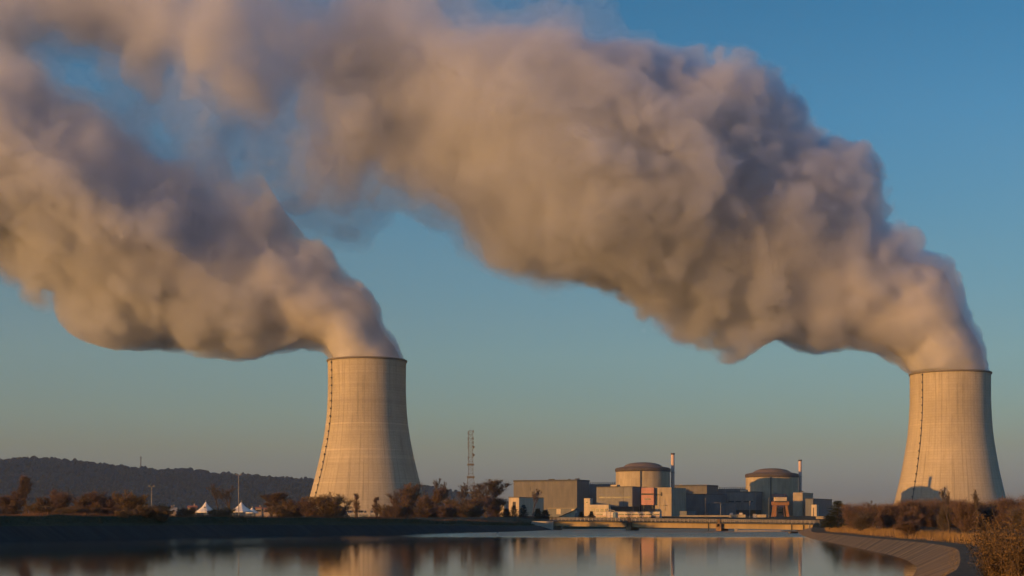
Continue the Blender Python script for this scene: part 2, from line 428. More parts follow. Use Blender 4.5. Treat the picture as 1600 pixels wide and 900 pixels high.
strip('embankment_slope', RB, RTs, slab_mat('asphalt_lining', (.25, .158, .062)), 5)
strip('towpath', RTs, RP, M_PATH, 3, jit=0.03)
strip('verge', RP, RV, M_VERGE, 4, jit=0.08)
# far shore behind the bridge joins the two banks
FS = catmull([LCs[-1], V3(14, 566, 3.0), V3(60, 590, 3.3), V3(112, 566, 2.6), V3(RV[0].x, RV[0].y, RV[0].z)], 5)
FW = catmull([V3(LB[-1].x, LB[-1].y, -1), V3(26, 556, -1), V3(60, 575, -1), V3(98, 550, -1), V3(RB[0].x, RB[0].y, -1)], 5)
strip('far_shore', FW, FS, M_BANKGRASS, 3, flip=False)
loop1 = LCs[:-1] + FS[:-1] + RV            # clockwise from the near left, round the far end, back along the right
cen = V3(-10, 240, 0)
def ring(loop, d, zf):
    out = []
    for p in loop:
        q = V3(p.x - cen.x, p.y - cen.y, 0); q.normalize(); out.append(V3(p.x + q.x * d, p.y + q.y * d, zf(p)))
    return out
R2 = ring(loop1, 45, lambda p: 4.7 if p.x < 0 else (3.6 if p.y > 480 else 2.7)); R3 = ring(loop1, 190, lambda p: GZ)
gv = loop1 + R2 + R3; n1 = len(loop1); gf = []
for a in (0, 1):
    for i in range(n1 - 1): gf.append((a * n1 + i, (a + 1) * n1 + i, (a + 1) * n1 + i + 1, a * n1 + i + 1))
S_ = 6500
corner = [V3(-S_, -S_, GZ), V3(-S_, S_, GZ), V3(S_, S_, GZ), V3(S_, -S_, GZ)]
bm = bmesh.new(); bv = [bm.verts.new(p) for p in gv]
for q in gf: bm.faces.new([bv[i] for i in q])
cv = [bm.verts.new(p) for p in corner]
# outer field: connect every R3 vertex to the corner that looks after its side
def which(p):
    q = p - cen
    return 0 if (q.x < 0 and q.y < 0) else 1 if q.x < 0 else 2 if q.y > 0 else 3
for i in range(n1 - 1):
    a, b = 2 * n1 + i, 2 * n1 + i + 1; ca, cb_ = which(gv[a]), which(gv[b])
    try:
        bm.faces.new([bv[a], cv[ca], bv[b]])
        if ca != cb_: bm.faces.new([bv[b], cv[ca], cv[cb_]])
    except ValueError: pass
bm.faces.new([bv[2 * n1], cv[3], cv[0]]); bm.faces.new([bv[2 * n1], bv[3 * n1 - 1], cv[3]])
for f in bm.faces:
    f.normal_update()
    if f.normal.z < 0: f.normal_flip()
me = bpy.data.meshes.new('ground'); bm.to_mesh(me); bm.free(); me.materials.append(M_FIELD)
o = bpy.data.objects.new('ground', me); COL.objects.link(o); o['kind'] = 'structure'

def water_mat():
    m, t, b = newmat('canal_water')
    b.inputs['Base Color'].default_value = (.022, .026, .025, 1); b.inputs['IOR'].default_value = 1.333; b.inputs['Specular IOR Level'].default_value = 0.5
    tc = nd(t, 'ShaderNodeTexCoord')
    # a patch of wind-ruffled water before the bridge, calm water nearer
    mp = nd(t, 'ShaderNodeMapping'); mp.inputs['Scale'].default_value = (0.006, 0.05, 1); t.links.new(tc.outputs['Object'], mp.inputs[0])
    nz = nd(t, 'ShaderNodeTexNoise'); nz.inputs['Scale'].default_value = 1.0; nz.inputs['Detail'].default_value = 4; t.links.new(mp.outputs[0], nz.inputs[0])
    sx = nd(t, 'ShaderNodeSeparateXYZ'); t.links.new(tc.outputs['Object'], sx.inputs[0])
    ma = nd(t, 'ShaderNodeMath', operation='MULTIPLY_ADD'); ma.inputs[1].default_value = 30.0; t.links.new(nz.outputs[0], ma.inputs[0]); t.links.new(sx.outputs[1], ma.inputs[2])
    mr = nd(t, 'ShaderNodeMapRange'); mr.inputs['From Min'].default_value = 372.0; mr.inputs['From Max'].default_value = 392.0; t.links.new(ma.outputs[0], mr.inputs[0])
    mrl = nd(t, 'ShaderNodeMapRange'); mrl.inputs['From Min'].default_value = -32.0; mrl.inputs['From Max'].default_value = -2.0; t.links.new(sx.outputs[0], mrl.inputs[0])
    mk = nd(t, 'ShaderNodeMath', operation='MULTIPLY'); t.links.new(mr.outputs[0], mk.inputs[0]); t.links.new(mrl.outputs[0], mk.inputs[1])
    # faint breeze along the left bank (distance from its waterline)
    dx = nd(t, 'ShaderNodeVectorMath', operation='DOT_PRODUCT'); dx.inputs[1].default_value = (0.78, -0.62, 0.0); t.links.new(tc.outputs['Object'], dx.inputs[0])
    dn = nd(t, 'ShaderNodeMath', operation='MULTIPLY_ADD'); dn.inputs[1].default_value = 26.0; t.links.new(nz.outputs[0], dn.inputs[0]); t.links.new(dx.outputs['Value'], dn.inputs[2])
    lb = nd(t, 'ShaderNodeMapRange'); lb.inputs['From Min'].default_value = -283.6 + 92; lb.inputs['From Max'].default_value = -283.6 + 45; lb.inputs['To Max'].default_value = 0.16; t.links.new(dn.outputs[0], lb.inputs[0])
    mk0 = mk; mk = nd(t, 'ShaderNodeMath', operation='ADD'); t.links.new(mk0.outputs[0], mk.inputs[0]); t.links.new(lb.outputs[0], mk.inputs[1])
    w1 = nd(t, 'ShaderNodeMapping'); w1.inputs['Scale'].default_value = (0.12, 0.7, 1); t.links.new(tc.outputs['Object'], w1.inputs[0])
    a1 = nd(t, 'ShaderNodeTexNoise'); a1.inputs['Scale'].default_value = 0.45; a1.inputs['Detail'].default_value = 3; t.links.new(w1.outputs[0], a1.inputs[0])
    a2 = nd(t, 'ShaderNodeTexNoise'); a2.inputs['Scale'].default_value = 4.5; a2.inputs['Detail'].default_value = 3; t.links.new(w1.outputs[0], a2.inputs[0])
    b1 = nd(t, 'ShaderNodeBump'); b1.inputs['Strength'].default_value = 0.08; b1.inputs['Distance'].default_value = 0.10; t.links.new(a1.outputs[0], b1.inputs['Height'])
    b2 = nd(t, 'ShaderNodeBump'); b2.inputs['Distance'].default_value = 0.10; t.links.new(a2.outputs[0], b2.inputs['Height']); t.links.new(b1.outputs[0], b2.inputs['Normal'])
    st = nd(t, 'ShaderNodeMath', operation='MULTIPLY_ADD'); st.inputs[1].default_value = 0.75; st.inputs[2].default_value = 0.03; t.links.new(mk.outputs[0], st.inputs[0]); t.links.new(st.outputs[0], b2.inputs['Strength'])
    rr = nd(t, 'ShaderNodeMath', operation='MULTIPLY_ADD'); rr.inputs[1].default_value = 0.22; rr.inputs[2].default_value = 0.036; t.links.new(mk.outputs[0], rr.inputs[0]); t.links.new(rr.outputs[0], b.inputs['Roughness'])
    t.links.new(b2.outputs[0], b.inputs['Normal'])
    return m
m = MB(); m.poly([(-170, -95, 0), (115, -95, 0), (115, 585, 0), (-170, 585, 0)])
tag(m.build('water', water_mat()), kind='structure')

# wooded ridge behind, and an unseen spur added off frame on the left to shade its near face
HP = [(-700, 690), (-420, 700), (-200, 706), (-60, 713), (0, 719), (55, 717), (100, 721), (200, 724), (240, 729), (300, 732), (345, 741), (400, 744), (440, 747), (490, 746), (560, 748), (640, 757), (690, 765), (720, 770), (760, 777), (800, 785), (900, 795), (1000, 802)]
HY = 4200.0
def crest(x):
    px = 800 + x / HY * F
    for (a, ya), (b, yb) in zip(HP, HP[1:]):
        if a <= px <= b: return ZZ(ya + (yb - ya) * (px - a) / (b - a), HY) - 14
    return ZZ(HP[0][1], HY) - 14 if px < HP[0][0] else GZ
def hill_z(x, y):
    c = crest(x); t = (y - 3250) / (HY - 3250)
    h = 0.0
    if t > 0:
        u = min(t, 1.0); h = (c - GZ) * (u * u * (3 - 2 * u))
        if t > 1: h = (c - GZ) * max(0.0, 1 - (t - 1) * 0.9)
    h *= 1 + 0.05 * math.sin(x * 0.011 + y * 0.004)
    # added unseen spur that shades the near face of the ridge
    d = abs((y - 2900) + 0.05 * (x + 2600)) / 420.0
    if x < -1330 and d < 1: h = max(h, min(1, (-1330 - x) / 420.0) * (262 + 26 * math.sin(x * 0.0061) + 12 * math.sin(x * 0.021)) * (1 - d * d) ** 1.5)
    return GZ - 0.5 + h
hx = list(np.arange(-5200, 520, 40.0)); hy = list(np.arange(2450, 5300, 50.0))
vs = [(x, y, hill_z(x, y)) for y in hy for x in hx]; nx_ = len(hx)
fs = [(j * nx_ + i, j * nx_ + i + 1, (j + 1) * nx_ + i + 1, (j + 1) * nx_ + i) for j in range(len(hy) - 1) for i in range(nx_ - 1)]
m = MB(); m.v, m.f = vs, fs
tag(m.build('hills', ground_mat('hill_floor', (.030, .026, .018), (.045, .035, .022), (.06, .045, .03), 0.01), None, True), kind='structure')
M_WOODS = ground_mat('winter_woods', (.014, .015, .015), (.026, .022, .020), (.052, .034, .026), 0.02)
rd = random.Random(4)
ico = bmesh.new(); bmesh.ops.create_icosphere(ico, subdivisions=2, radius=1.0)
iv = np.array([v.co[:] for v in ico.verts]); itri = np.array([[v.index for v in f.verts] for f in ico.faces]); ico.free()
wv, wf, k = [], [], 0; rg = np.random.default_rng(8)
while k < 6500:
    x = rd.uniform(-2300, 480); y = rd.uniform(3280, 4290)
    if abs(x) / y > 0.40 and x < 0: continue
    z = hill_z(x, y)
    if z < GZ + 2: continue
    r = rd.uniform(4.0, 8.5)
    jj = 1 + rg.uniform(-0.32, 0.32, len(iv))
    p = iv * jj[:, None] * np.array([r, r, r * rd.uniform(0.9, 1.5)]) + np.array([x, y, z + r * 0.75])
    wf.append(itri + k * len(iv)); wv.append(p); k += 1
wv = np.concatenate(wv); wf = np.concatenate(wf)
me = bpy.data.meshes.new('woods'); me.vertices.add(len(wv)); me.vertices.foreach_set('co', wv.astype(np.float32).ravel())
me.loops.add(wf.size); me.loops.foreach_set('vertex_index', wf.astype(np.int32).ravel()); me.polygons.add(len(wf)); me.polygons.foreach_set('loop_start', np.arange(0, wf.size, 3, dtype=np.int32))
me.update(calc_edges=True); me.materials.append(M_WOODS)
o = bpy.data.objects.new('woods', me); COL.objects.link(o)
tag(o, 'dark winter woods covering the long hill behind the plant', 'woods', kind='stuff')

# the evening air: one even box of thin haze round everything
m = MB(); m.box((0, 0, 449), (13200, 13200, 902)); hz_o = m.build('haze'); hz_o['kind'] = 'stuff'; hz_o['label'] = 'thin evening haze over the whole valley'
hm = bpy.data.materials.new('haze'); hm.use_nodes = True; ht = hm.node_tree; ht.nodes.clear()
hv = ht.nodes.new('ShaderNodeVolumePrincipled'); ho = ht.nodes.new('ShaderNodeOutputMaterial'); ht.links.new(hv.outputs[0], ho.inputs['Volume'])
hv.inputs['Color'].default_value = (.58, .75, .97, 1); hv.inputs['Density'].default_value = HAZE; hv.inputs['Anisotropy'].default_value = 0.2; hm.cycles.homogeneous_volume = True
hz_o.data.materials.append(hm)
# ------------------------------------------------------------------ cooling towers
def shell_mat(name, col, ring):
    m, t, b = newmat(name)
    uv = nd(t, 'ShaderNodeUVMap')                                    # u: metres round the shell, v: metres up
    def noise(sx, sy, detail=6, rough=0.6):
        mp = nd(t, 'ShaderNodeMapping'); mp.inputs['Scale'].default_value = (sx, sy, 1); t.links.new(uv.outputs[0], mp.inputs[0])
        n = nd(t, 'ShaderNodeTexNoise'); n.inputs['Scale'].default_value = 1.0; n.inputs['Detail'].default_value = detail; n.inputs['Roughness'].default_value = rough
        t.links.new(mp.outputs[0], n.inputs[0]); return n.outputs[0]
    def mul(a, c):
        mx = nd(t, 'ShaderNodeMix', data_type='RGBA', blend_type='MULTIPLY'); mx.inputs[0].default_value = 1.0
        t.links.new(a, mx.inputs[6]); t.links.new(c, mx.inputs[7]); return mx.outputs[2]
    def rmp(src, stops):
        r = ramp(t, stops); t.links.new(src, r.inputs[0]); return r.outputs[0]
    g = lambda k: (k, k, k)
    base = rmp(noise(0.020, 0.011, 8), [(0.3, tuple(c * .80 for c in col)), (0.7, tuple(c * 1.16 for c in col))])
    streak = rmp(noise(0.42, 0.010, 5, 0.7), [(0.30, g(.60)), (0.46, g(.97)), (0.75, g(1.08))])      # rain streaks down the meridians
    fine = rmp(noise(0.9, 0.25, 6, 0.75), [(0.3, g(.93)), (0.7, g(1.06))])
    rings = rmp(noise(0.002, 0.21, 2, 0.5), [(0.30, g(1 - 0.6 * ring)), (0.46, g(1.0)), (0.60, g(1.0)), (0.72, (1 + ring, 1 + ring * .95, 1 + ring * .85))])       # lifts of the formwork
    br = nd(t, 'ShaderNodeTexBrick'); br.offset = 0.0
    br.inputs['Scale'].default_value = 1.0; br.inputs['Brick Width'].default_value = 4.4; br.inputs['Row Height'].default_value = 3.0; br.inputs['Mortar Size'].default_value = 0.24; br.inputs['Mortar Smooth'].default_value = 0.6
    br.inputs['Color1'].default_value = (1, 1, 1, 1); br.inputs['Color2'].default_value = (.95, .95, .95, 1); br.inputs['Mortar'].default_value = (.80, .79, .77, 1)
    t.links.new(uv.outputs[0], br.inputs[0])
    c = mul(mul(mul(mul(base, streak), fine), rings), br.outputs[0])
    t.links.new(c, b.inputs['Base Color']); b.inputs['Roughness'].default_value = 0.92; b.inputs['Specular IOR Level'].default_value = 0.15
    return m
M_DARKMETAL = M('dark_metal', (.05, .05, .05), 0.6, 0.2, 1.0)
M_RIM = M('rim_concrete', (.17, .145, .115), 0.9, 0.3, 0.4)
M_CONC = M('plain_concrete', (.34, .30, .25), 0.9, 0.2, 0.3, bump=0.1)
M_INNER = M('inner_concrete', (.20, .19, .18), 0.9, 0.2, 0.3)
def smooth_prof(pr, n=48):
    ys = np.array([p[1] for p in pr]); rs = np.array([p[0] for p in pr])
    # monotone cubic through the measured half widths
    t = np.linspace(ys[0], ys[-1], n)
    pts = [V3(r, y, 0) for r, y in pr]; s = catmull(pts, 10)
    return [(float(np.interp(k, [q.y for q in s], [q.x for q in s])), float(k)) for k in t]
def cooling_tower(cx, Y, prof, ladder_deg, mat, label, ladder_label):
    th = math.atan((cx - 800) / F); k = Y / F * math.cos(th)
    root = thing('cooling_tower', (XX(cx, Y), Y, GZ - 0.5), label, 'cooling tower', 'cooling towers')
    z0 = GZ - 0.5
    pr = [(r * k, ZZ(y, Y) - z0) for r, y in smooth_prof(prof)][::-1]      # bottom to top
    seg = 144
    m = MB(); m.lathe(pr, seg=seg); sh = m.build('shell', mat, root, True)
    uv = sh.data.uv_layers.new(name='UVMap').data; rt_ = 50.0
    for p in sh.data.polygons:
        row, i = divmod(p.index, seg)
        for li, (di, dr) in zip(p.loop_indices, ((0, 0), (1, 0), (1, 1), (0, 1))):
            uv[li].uv = ((i + di) / seg * 2 * math.pi * rt_, pr[row + dr][1])
    m = MB(); m.lathe([(r - 1.1, z) for r, z in pr][::-1], seg=72); m.build('inner_lining', M_INNER, root, True)
    rt0, zt = pr[-1]
    m = MB(); m.lathe([(rt0 - 1.3, zt - 1.0), (rt0 + 0.9, zt - 1.6), (rt0 + 1.2, zt - 0.4), (rt0 + 1.2, zt + 0.5), (rt0 - 1.3, zt + 0.5), (rt0 - 1.3, zt - 1.0)], seg=seg); m.build('rim', M_RIM, root, True)
    rb, zb = pr[0]
    m = MB(); m.lathe([(rb - 1.1, zb - 0.6), (rb + 0.3, zb - 0.6), (rb + 0.3, zb + 0.8), (rb - 1.1, zb + 0.8), (rb - 1.1, zb - 0.6)], seg=seg)
    for i in range(40):
        a = 2 * math.pi * i / 40
        for s in (-1, 1):
            b2 = a + s * math.pi / 44
            m.tube((math.cos(a) * (rb + 2.5), math.sin(a) * (rb + 2.5), -1.0), (math.cos(b2) * (rb - .4), math.sin(b2) * (rb - .4), zb), 0.6, 0.5, 5)
    m.build('column_ring', M_CONC, root)
    # caged ladder with landings down one meridian
    a = math.atan2(-Y, -XX(cx, Y)) - math.radians(ladder_deg); ca, sa = math.cos(a), math.sin(a)
    m = MB(); zs = np.arange(zb + 4, zt - 1, 2.0); rr = np.interp(zs, [p[1] for p in pr], [p[0] for p in pr])
    pts = [V3(ca * (r + .7), sa * (r + .7), z) for r, z in zip(rr, zs)]
    for p, q in zip(pts, pts[1:]): m.tube(p, q, 0.30, seg=5, cap=False)
    lad = m.build('ladder', M_DARKMETAL, root)
    if ladder_label: lad['label'] = ladder_label
    lm = None
    for z in np.arange(zb + 10, zt - 2, 8.6):
        r = float(np.interp(z, [p[1] for p in pr], [p[0] for p in pr]))
        if lm is None:
            m = MB(); m.box((0.3, 0, 0), (1.5, 1.8, 0.3)); m.box((1.0, 0, 1.0), (0.12, 1.8, 1.8)); m.box((0.3, .85, 1.0), (1.3, 0.12, 1.8)); m.box((0.3, -.85, 1.0), (1.3, 0.12, 1.8))
            lm = m.build('landing', M_DARKMETAL, lad); ob = lm
        else:
            ob = lm.copy(); COL.objects.link(ob); ob.parent = lad
        ob.location = (ca * (r + .9), sa * (r + .9), z); ob.rotation_euler = (0, 0, a); ob.scale = (.8, .75, .8)
    return root
cooling_tower(573.5, 1603, [(61.5, 564), (61.0, 590), (61.3, 620), (63, 650), (66.8, 680), (72.6, 710), (79.6, 740), (87.5, 770), (95, 797)], 61, shell_mat('banded_shell', (.43, .37, .27), 0.24), 'left cooling tower with pale horizontal bands beside the lattice mast', None)
cooling_tower(1484.5, 1610, [(63.8, 584), (63.6, 612), (64.2, 640), (67.3, 680), (73.7, 720), (79.8, 750), (88.4, 785), (94, 803)], 41, shell_mat('smooth_shell', (.445, .38, .275), 0.09), 'right cooling tower with a smooth shell and reactor shadow, behind bare thicket', None)

# ------------------------------------------------------------------ reactors and their halls
PSI = math.radians(25); CPS, SPS = math.cos(PSI), math.sin(PSI)
class Block:
    """A rectangular hall turned 25 degrees: front face from pixel xl to the corner xc, right flank from xc to xr."""
    def __init__(s, name, xl, xc, xr, top, Y, mat, label, cat, bot=None, group=None, edge=None, edge_h=1.0):
        s.Y = Y; s.cx = XX(xc, Y); s.z0 = (GZ - 0.5) if bot is None else ZZ(bot, Y)
        k = (xl - 800) / F; s.s = (s.cx - k * Y) / (CPS + k * SPS)
        k2 = (xr - 800) / F; s.t = min(90, max(3, (k2 * Y - s.cx) / max(0.05, SPS - k2 * CPS)))
        s.root = thing(name, (s.cx, Y, s.z0), label, cat, group, -PSI)
        s.h = ZZ(top, Y) - s.z0
        m = MB(); m.box((-s.s / 2, s.t / 2, s.h / 2), (s.s, s.t, s.h)); s.wall = box_uv(m.build('wall', mat, s.root))
        if edge:
            m = MB(); m.box((-s.s / 2, s.t / 2, s.h), (s.s + .5, s.t + .5, edge_h)); m.build('roof_edge', edge, s.root)
    def fx(s, px):
        k = (px - 800) / F; return -(s.cx - k * s.Y) / (CPS + k * SPS)
    def fz(s, px, py):
        d = s.Y - s.fx(px) * SPS; return ZZ(py, d) - s.z0
    def front(s, name, x0, x1, y0, y1, mat, proud=0.15, parent=None, deep=0.0):
        a, b = s.fx(x0), s.fx(x1); xm = (x0 + x1) / 2; zt, zb = s.fz(xm, y0), s.fz(xm, y1)
        m = MB(); th = proud + 0.3 + deep; m.box(((a + b) / 2, -proud + th / 2, (zt + zb) / 2), (b - a, th, zt - zb)); return box_uv(m.build(name, mat, parent or s.root))
    def roof(s, name, x0, x1, y0, depth, back, mat):
        a, b = s.fx(x0), s.fx(x1); zt = s.fz((x0 + x1) / 2, y0)
        m = MB(); m.box(((a + b) / 2, back + depth / 2, (zt + s.h + .5) / 2), (b - a, depth, max(.3, zt - s.h - .5))); return box_uv(m.build(name, mat, s.root))
C_BROWN = cladding('brown_grey_cladding', (.112, .105, .100), 0.06, 2.4)
C_GREY = cladding('slate_cladding', (.17, .165, .16), 0.06, 2.0)
C_BLUE = cladding('blue_grey_cladding', (.12, .13, .14), 0.08, 2.4)
C_TAN = cladding('tan_concrete_panels', (.36, .30, .215), 0.10, 3.2, 0.9)
C_BUFF = cladding('buff_concrete_panels', (.41, .345, .24), 0.12, 3.6, 0.9)
C_CREAM = cladding('cream_render', (.50, .42, .30), 0.05, 5.0, 0.9)
C_PINK = cladding('pink_cladding', (.40, .19, .16), 0.06, 2.0)
C_WHITE = cladding('white_panels', (.56, .50, .45), 0.05, 3.0)
M_TRIM = M('dark_trim', (.05, .048, .045), 0.7, 0.2)
M_GLASSY = M('dark_window', (.025, .028, .032), 0.25, 0.2)
M_DOME = M('dome_roof', (.155, .115, .09), 0.9, 0.25, 0.12)
M_RIMB = M('rim_band', (.075, .06, .052), 0.9, 0.2, 0.2)
M_STACK = M('stack_paint', (.54, .40, .35), 0.7, 0.12, 0.3, (1, 1, .2))
M_ORANGE = M('crane_orange', (.28, .135, .052), 0.55, 0.2, 0.4)

def reactor(cx, Y, hw, rim, top, duct_px, label, label_d):
    th = math.atan((cx - 800) / F); k = Y / F * math.cos(th); z0 = GZ - 0.5; X = XX(cx, Y)
    root = thing('reactor_building', (X, Y, z0), label, 'reactor building', 'reactor buildings')
    r = hw * k; zr = ZZ(rim + 5.0, Y) - z0; sc = hw / 42.5
    m = MB(); m.lathe([(r, 0), (r, zr)], seg=96); c = m.build('containment_wall', C_BUFF, root, True)
    uv = c.data.uv_layers.new(name='UVMap').data
    for p in c.data.polygons:
        for li, (di, z) in zip(p.loop_indices, ((0, 0), (1, 0), (1, zr), (0, zr))): uv[li].uv = ((p.index + di) / 96 * 2 * math.pi * r, z)
    zb = ZZ(rim, Y) - z0
    m = MB(); m.lathe([(r, zr - 0.6), (r + .7, zr - .2), (r + .8, zb - .8), (r - .6, zb + .1)], seg=96); m.build('rim_band', M_RIMB, root, True)
    prof = [(a * sc * k, ZZ(rim - b * sc, Y) - z0) for a, b in ((41.5, 0), (39, .8), (35, 1.5), (31, 2.2), (29.3, 3.6), (26, 5.6), (20, 7.5), (13, 8.6), (6, 9.1), (0.05, 9.2))]
    m = MB(); m.lathe(prof, seg=64); m.build('dome', M_DOME, root, True)
    # vertical duct on the face of the wall
    a = (duct_px - cx) / hw; base = math.atan2(-Y, -X); ang = base + math.asin(max(-1, min(1, a)))
    m = MB(); m.tube((math.cos(ang) * (r + .6), math.sin(ang) * (r + .6), 2), (math.cos(ang) * (r + .6), math.sin(ang) * (r + .6), zr + 1), 0.55, seg=8); m.build('duct', M_DARKMETAL, root)
    return root
reactor(1004.5, 1300, 42.3, 731.5, 722, 1001, 'left reactor building, sunlit drum under a shallow brown dome', None)
reactor(1206, 1432, 41.0, 740.5, 731, 1204.5, 'right reactor building, domed drum mostly in shadow behind the orange gantry crane', None)
def stack(px, Y, hw, top, label):
    root = thing('vent_stack', (XX(px, Y), Y, GZ - .5), label, 'chimney', 'vent stacks'); k = Y / F; h = ZZ(top, Y) - GZ + .5
    m = MB(); m.tube((0, 0, 0), (0, 0, h), hw * k * 1.05, hw * k, 20); m.build('shaft', M_STACK, root, False)
    m = MB(); m.lathe([(hw * k + .02, -1.4), (hw * k + .2, -1.2), (hw * k + .2, .15), (hw * k * .7, .15), (hw * k * .7, -1)], seg=20); m.build('cap', M_RIMB, root, loc=(0, 0, h))
    for z in (h * .45, h * .7):
        m = MB(); m.lathe([(hw * k, -.2), (hw * k + .7, -.1), (hw * k + .7, .1), (hw * k, .2)], seg=16); m.build('service_ring', M_DARKMETAL, root, loc=(0, 0, z))
stack(1051.2, 1308, 2.7, 708.2, 'tall pinkish vent stack beside the left reactor dome')
stack(1250.2, 1438, 2.5, 718.5, 'pinkish vent stack beside the right reactor dome')

b = Block('turbine_hall', 802.5, 901.5, 921, 750.5, 1400, C_BROWN, 'long brown-grey turbine hall, leftmost big block, its right flank in shade', 'turbine hall', group='turbine halls', edge=M_TRIM, edge_h=1.6)
for x, w_, y in ((857, 8, 748.2), (885, 2, 748), (896, 2, 747.4), (899.5, 1.5, 747)): b.roof('roof_vent', x - w_ / 2, x + w_ / 2, y, 3, 6, M_TRIM)
b.front('facade_stain', 828, 829, 761, 767, M_TRIM, .1)
b = Block('turbine_hall', 1050, 1104.5, 1122, 758.5, 1490, C_BROWN, 'turbine hall between the two reactors, its upper edge sunlit', 'turbine hall', group='turbine halls', edge=M_TRIM, edge_h=1.6)
for x in (1061, 1088, 1098, 1101.5): b.roof('roof_vent', x - 2, x + 2, 757, 3, 6, C_CREAM)
def gallery(xl, xr, top, Y, label):
    b = Block('link_gallery', xl, xr, xr + 4, top, Y, C_BLUE, label, 'link building', group='link galleries'); 
    for i in range(15):
        x = xl + 1 + (xr - xl - 2) * i / 14
        m = MB(); xa = b.fx(x); m.box((xa, .6, b.h + .9), (.7, .7, 1.9)); m.box((xa + .5, .6, b.h + 1.7), (1.2, .7, .35)); m.build('roof_post', M_TRIM, b.root)
gallery(918, 968, 756, 1440, 'low dark link gallery with roof posts between left turbine hall and left reactor')
gallery(1120, 1172, 763.5, 1530, 'low dark link gallery with roof posts just left of the right reactor')

b = Block('electrical_building', 932, 988, 1000, 760.5, 1245, C_GREY, 'sunlit grey windowed block in front of the left reactor', 'building', bot=791.5, group='electrical buildings', edge=M_TRIM, edge_h=.7)
for x0, x1 in ((936.5, 946), (948, 955), (957, 972), (974.5, 985)): b.front('window_strip', x0, x1, 776.2, 778.4, M_GLASSY, .12)
b.roof('roof_unit', 952, 962, 757.3, 8, 3, C_CREAM); b.front('wall_joint', 973.4, 974, 761, 791, M_TRIM, .1)
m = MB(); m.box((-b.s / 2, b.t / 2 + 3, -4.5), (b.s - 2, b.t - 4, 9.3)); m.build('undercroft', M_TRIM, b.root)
b = Block('electrical_building', 1135.5, 1180, 1195.5, 768.5, 1385, C_GREY, 'shadowed grey block with one sunlit end in front of the right reactor', 'building', bot=797, group='electrical buildings', edge=M_TRIM, edge_h=.7)
for x0, x1 in ((1138, 1147), (1149, 1158), (1162, 1176)): b.front('window_strip', x0, x1, 783, 784.8, M_GLASSY, .12)
b.roof('roof_unit', 1155, 1164, 764.8, 8, 3, C_CREAM)
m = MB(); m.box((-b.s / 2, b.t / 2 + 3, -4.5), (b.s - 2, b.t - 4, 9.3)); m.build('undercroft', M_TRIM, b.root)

def fuel(xl, xc, xr, top, bot, Y, label):
    b = Block('fuel_building', xl, xc, xr, top, Y, C_PINK, label, 'building', bot=bot, group='pink clad buildings'); h = bot - top
    b.front('dark_band', xl, xc, top + h * .33, top + h * .42, M_TRIM, .25)
    b.front('window_strip', xl + 5, xc - 4.5, top + h * .62, top + h * .70, M_GLASSY, .12)
    for x in (xl + 3, xc - 3):
        m = MB(); xa = b.fx(x); m.box((xa, 2, -3.5), (1, 1, 7.4)); m.build('stilt', M_TRIM, b.root)
    b.roof('roof_unit', xl + 2, xl + 7, top - 1.5, 3, 2, M_TRIM)
fuel(1002, 1021.5, 1024, 762, 789, 1241, 'pink clad block raised on stilts in front of the left reactor')
fuel(1206, 1225.5, 1229, 771.5, 793, 1392, 'dull pink block in shade directly behind the orange gantry crane')

b = Block('auxiliary_building', 1023.5, 1049.2, 1072, 761.5, 1238, C_TAN, 'sunlit tan concrete block right of the pink block below the left stack', 'building', group='tan auxiliary buildings', edge=None)
for x0, x1, y0, y1, mt in ((1030, 1031, 768, 797, M_CONC), (1033, 1034.5, 769, 775, M_TRIM), (1024, 1034, 772.6, 773.6, M_TRIM), (1037, 1043, 789, 790, M_TRIM), (1038, 1039, 780, 798, M_CONC)): b.front('pipe', x0, x1, y0, y1, mt, .5)
b = Block('auxiliary_building', 1239, 1254, 1270.5, 769.5, 1375, C_TAN, 'tan concrete block with a sunlit top right of the right reactor', 'building', group='tan auxiliary buildings')
b.roof('roof_unit', 1250, 1253.5, 767.4, 3, 3, M_TRIM)
Block('blue_grey_block', 1052, 1102, 1135, 772, 1330, C_BLUE, 'wide blue-grey block standing for the shaded lower front of the turbine hall between the two reactors', 'building', edge=M_TRIM, edge_h=.5)  # dark block added where the turbine hall's lower front lies in shadow
b = Block('blue_grey_block', 1106, 1134, 1150, 786.5, 1300, C_BLUE, 'lower blue-grey hall in shade left of the shadowed windowed block', 'building')
b = Block('workshop_hall', 1258, 1270.5, 1300, 779.3, 1340, C_BLUE, 'dark blue-grey hall at the right end of the plant beside the conifer', 'building', edge=M_TRIM, edge_h=.6)
b = Block('lit_front_annex', 1267.7, 1276.2, 1279, 788.5, 1240, C_CREAM, 'narrow cream annex standing for the sunlit hall front at the right end of the plant', 'building')  # cream annex added for the sunlit lower part of the hall front
b.front('drainpipe', 1270.6, 1271.5, 793, 812, M_TRIM, .3)
Block('storage_hall', 1300, 1318, 1327.5, 794, 1480, C_BLUE, 'small far hall in shade behind the tall conifer', 'building')

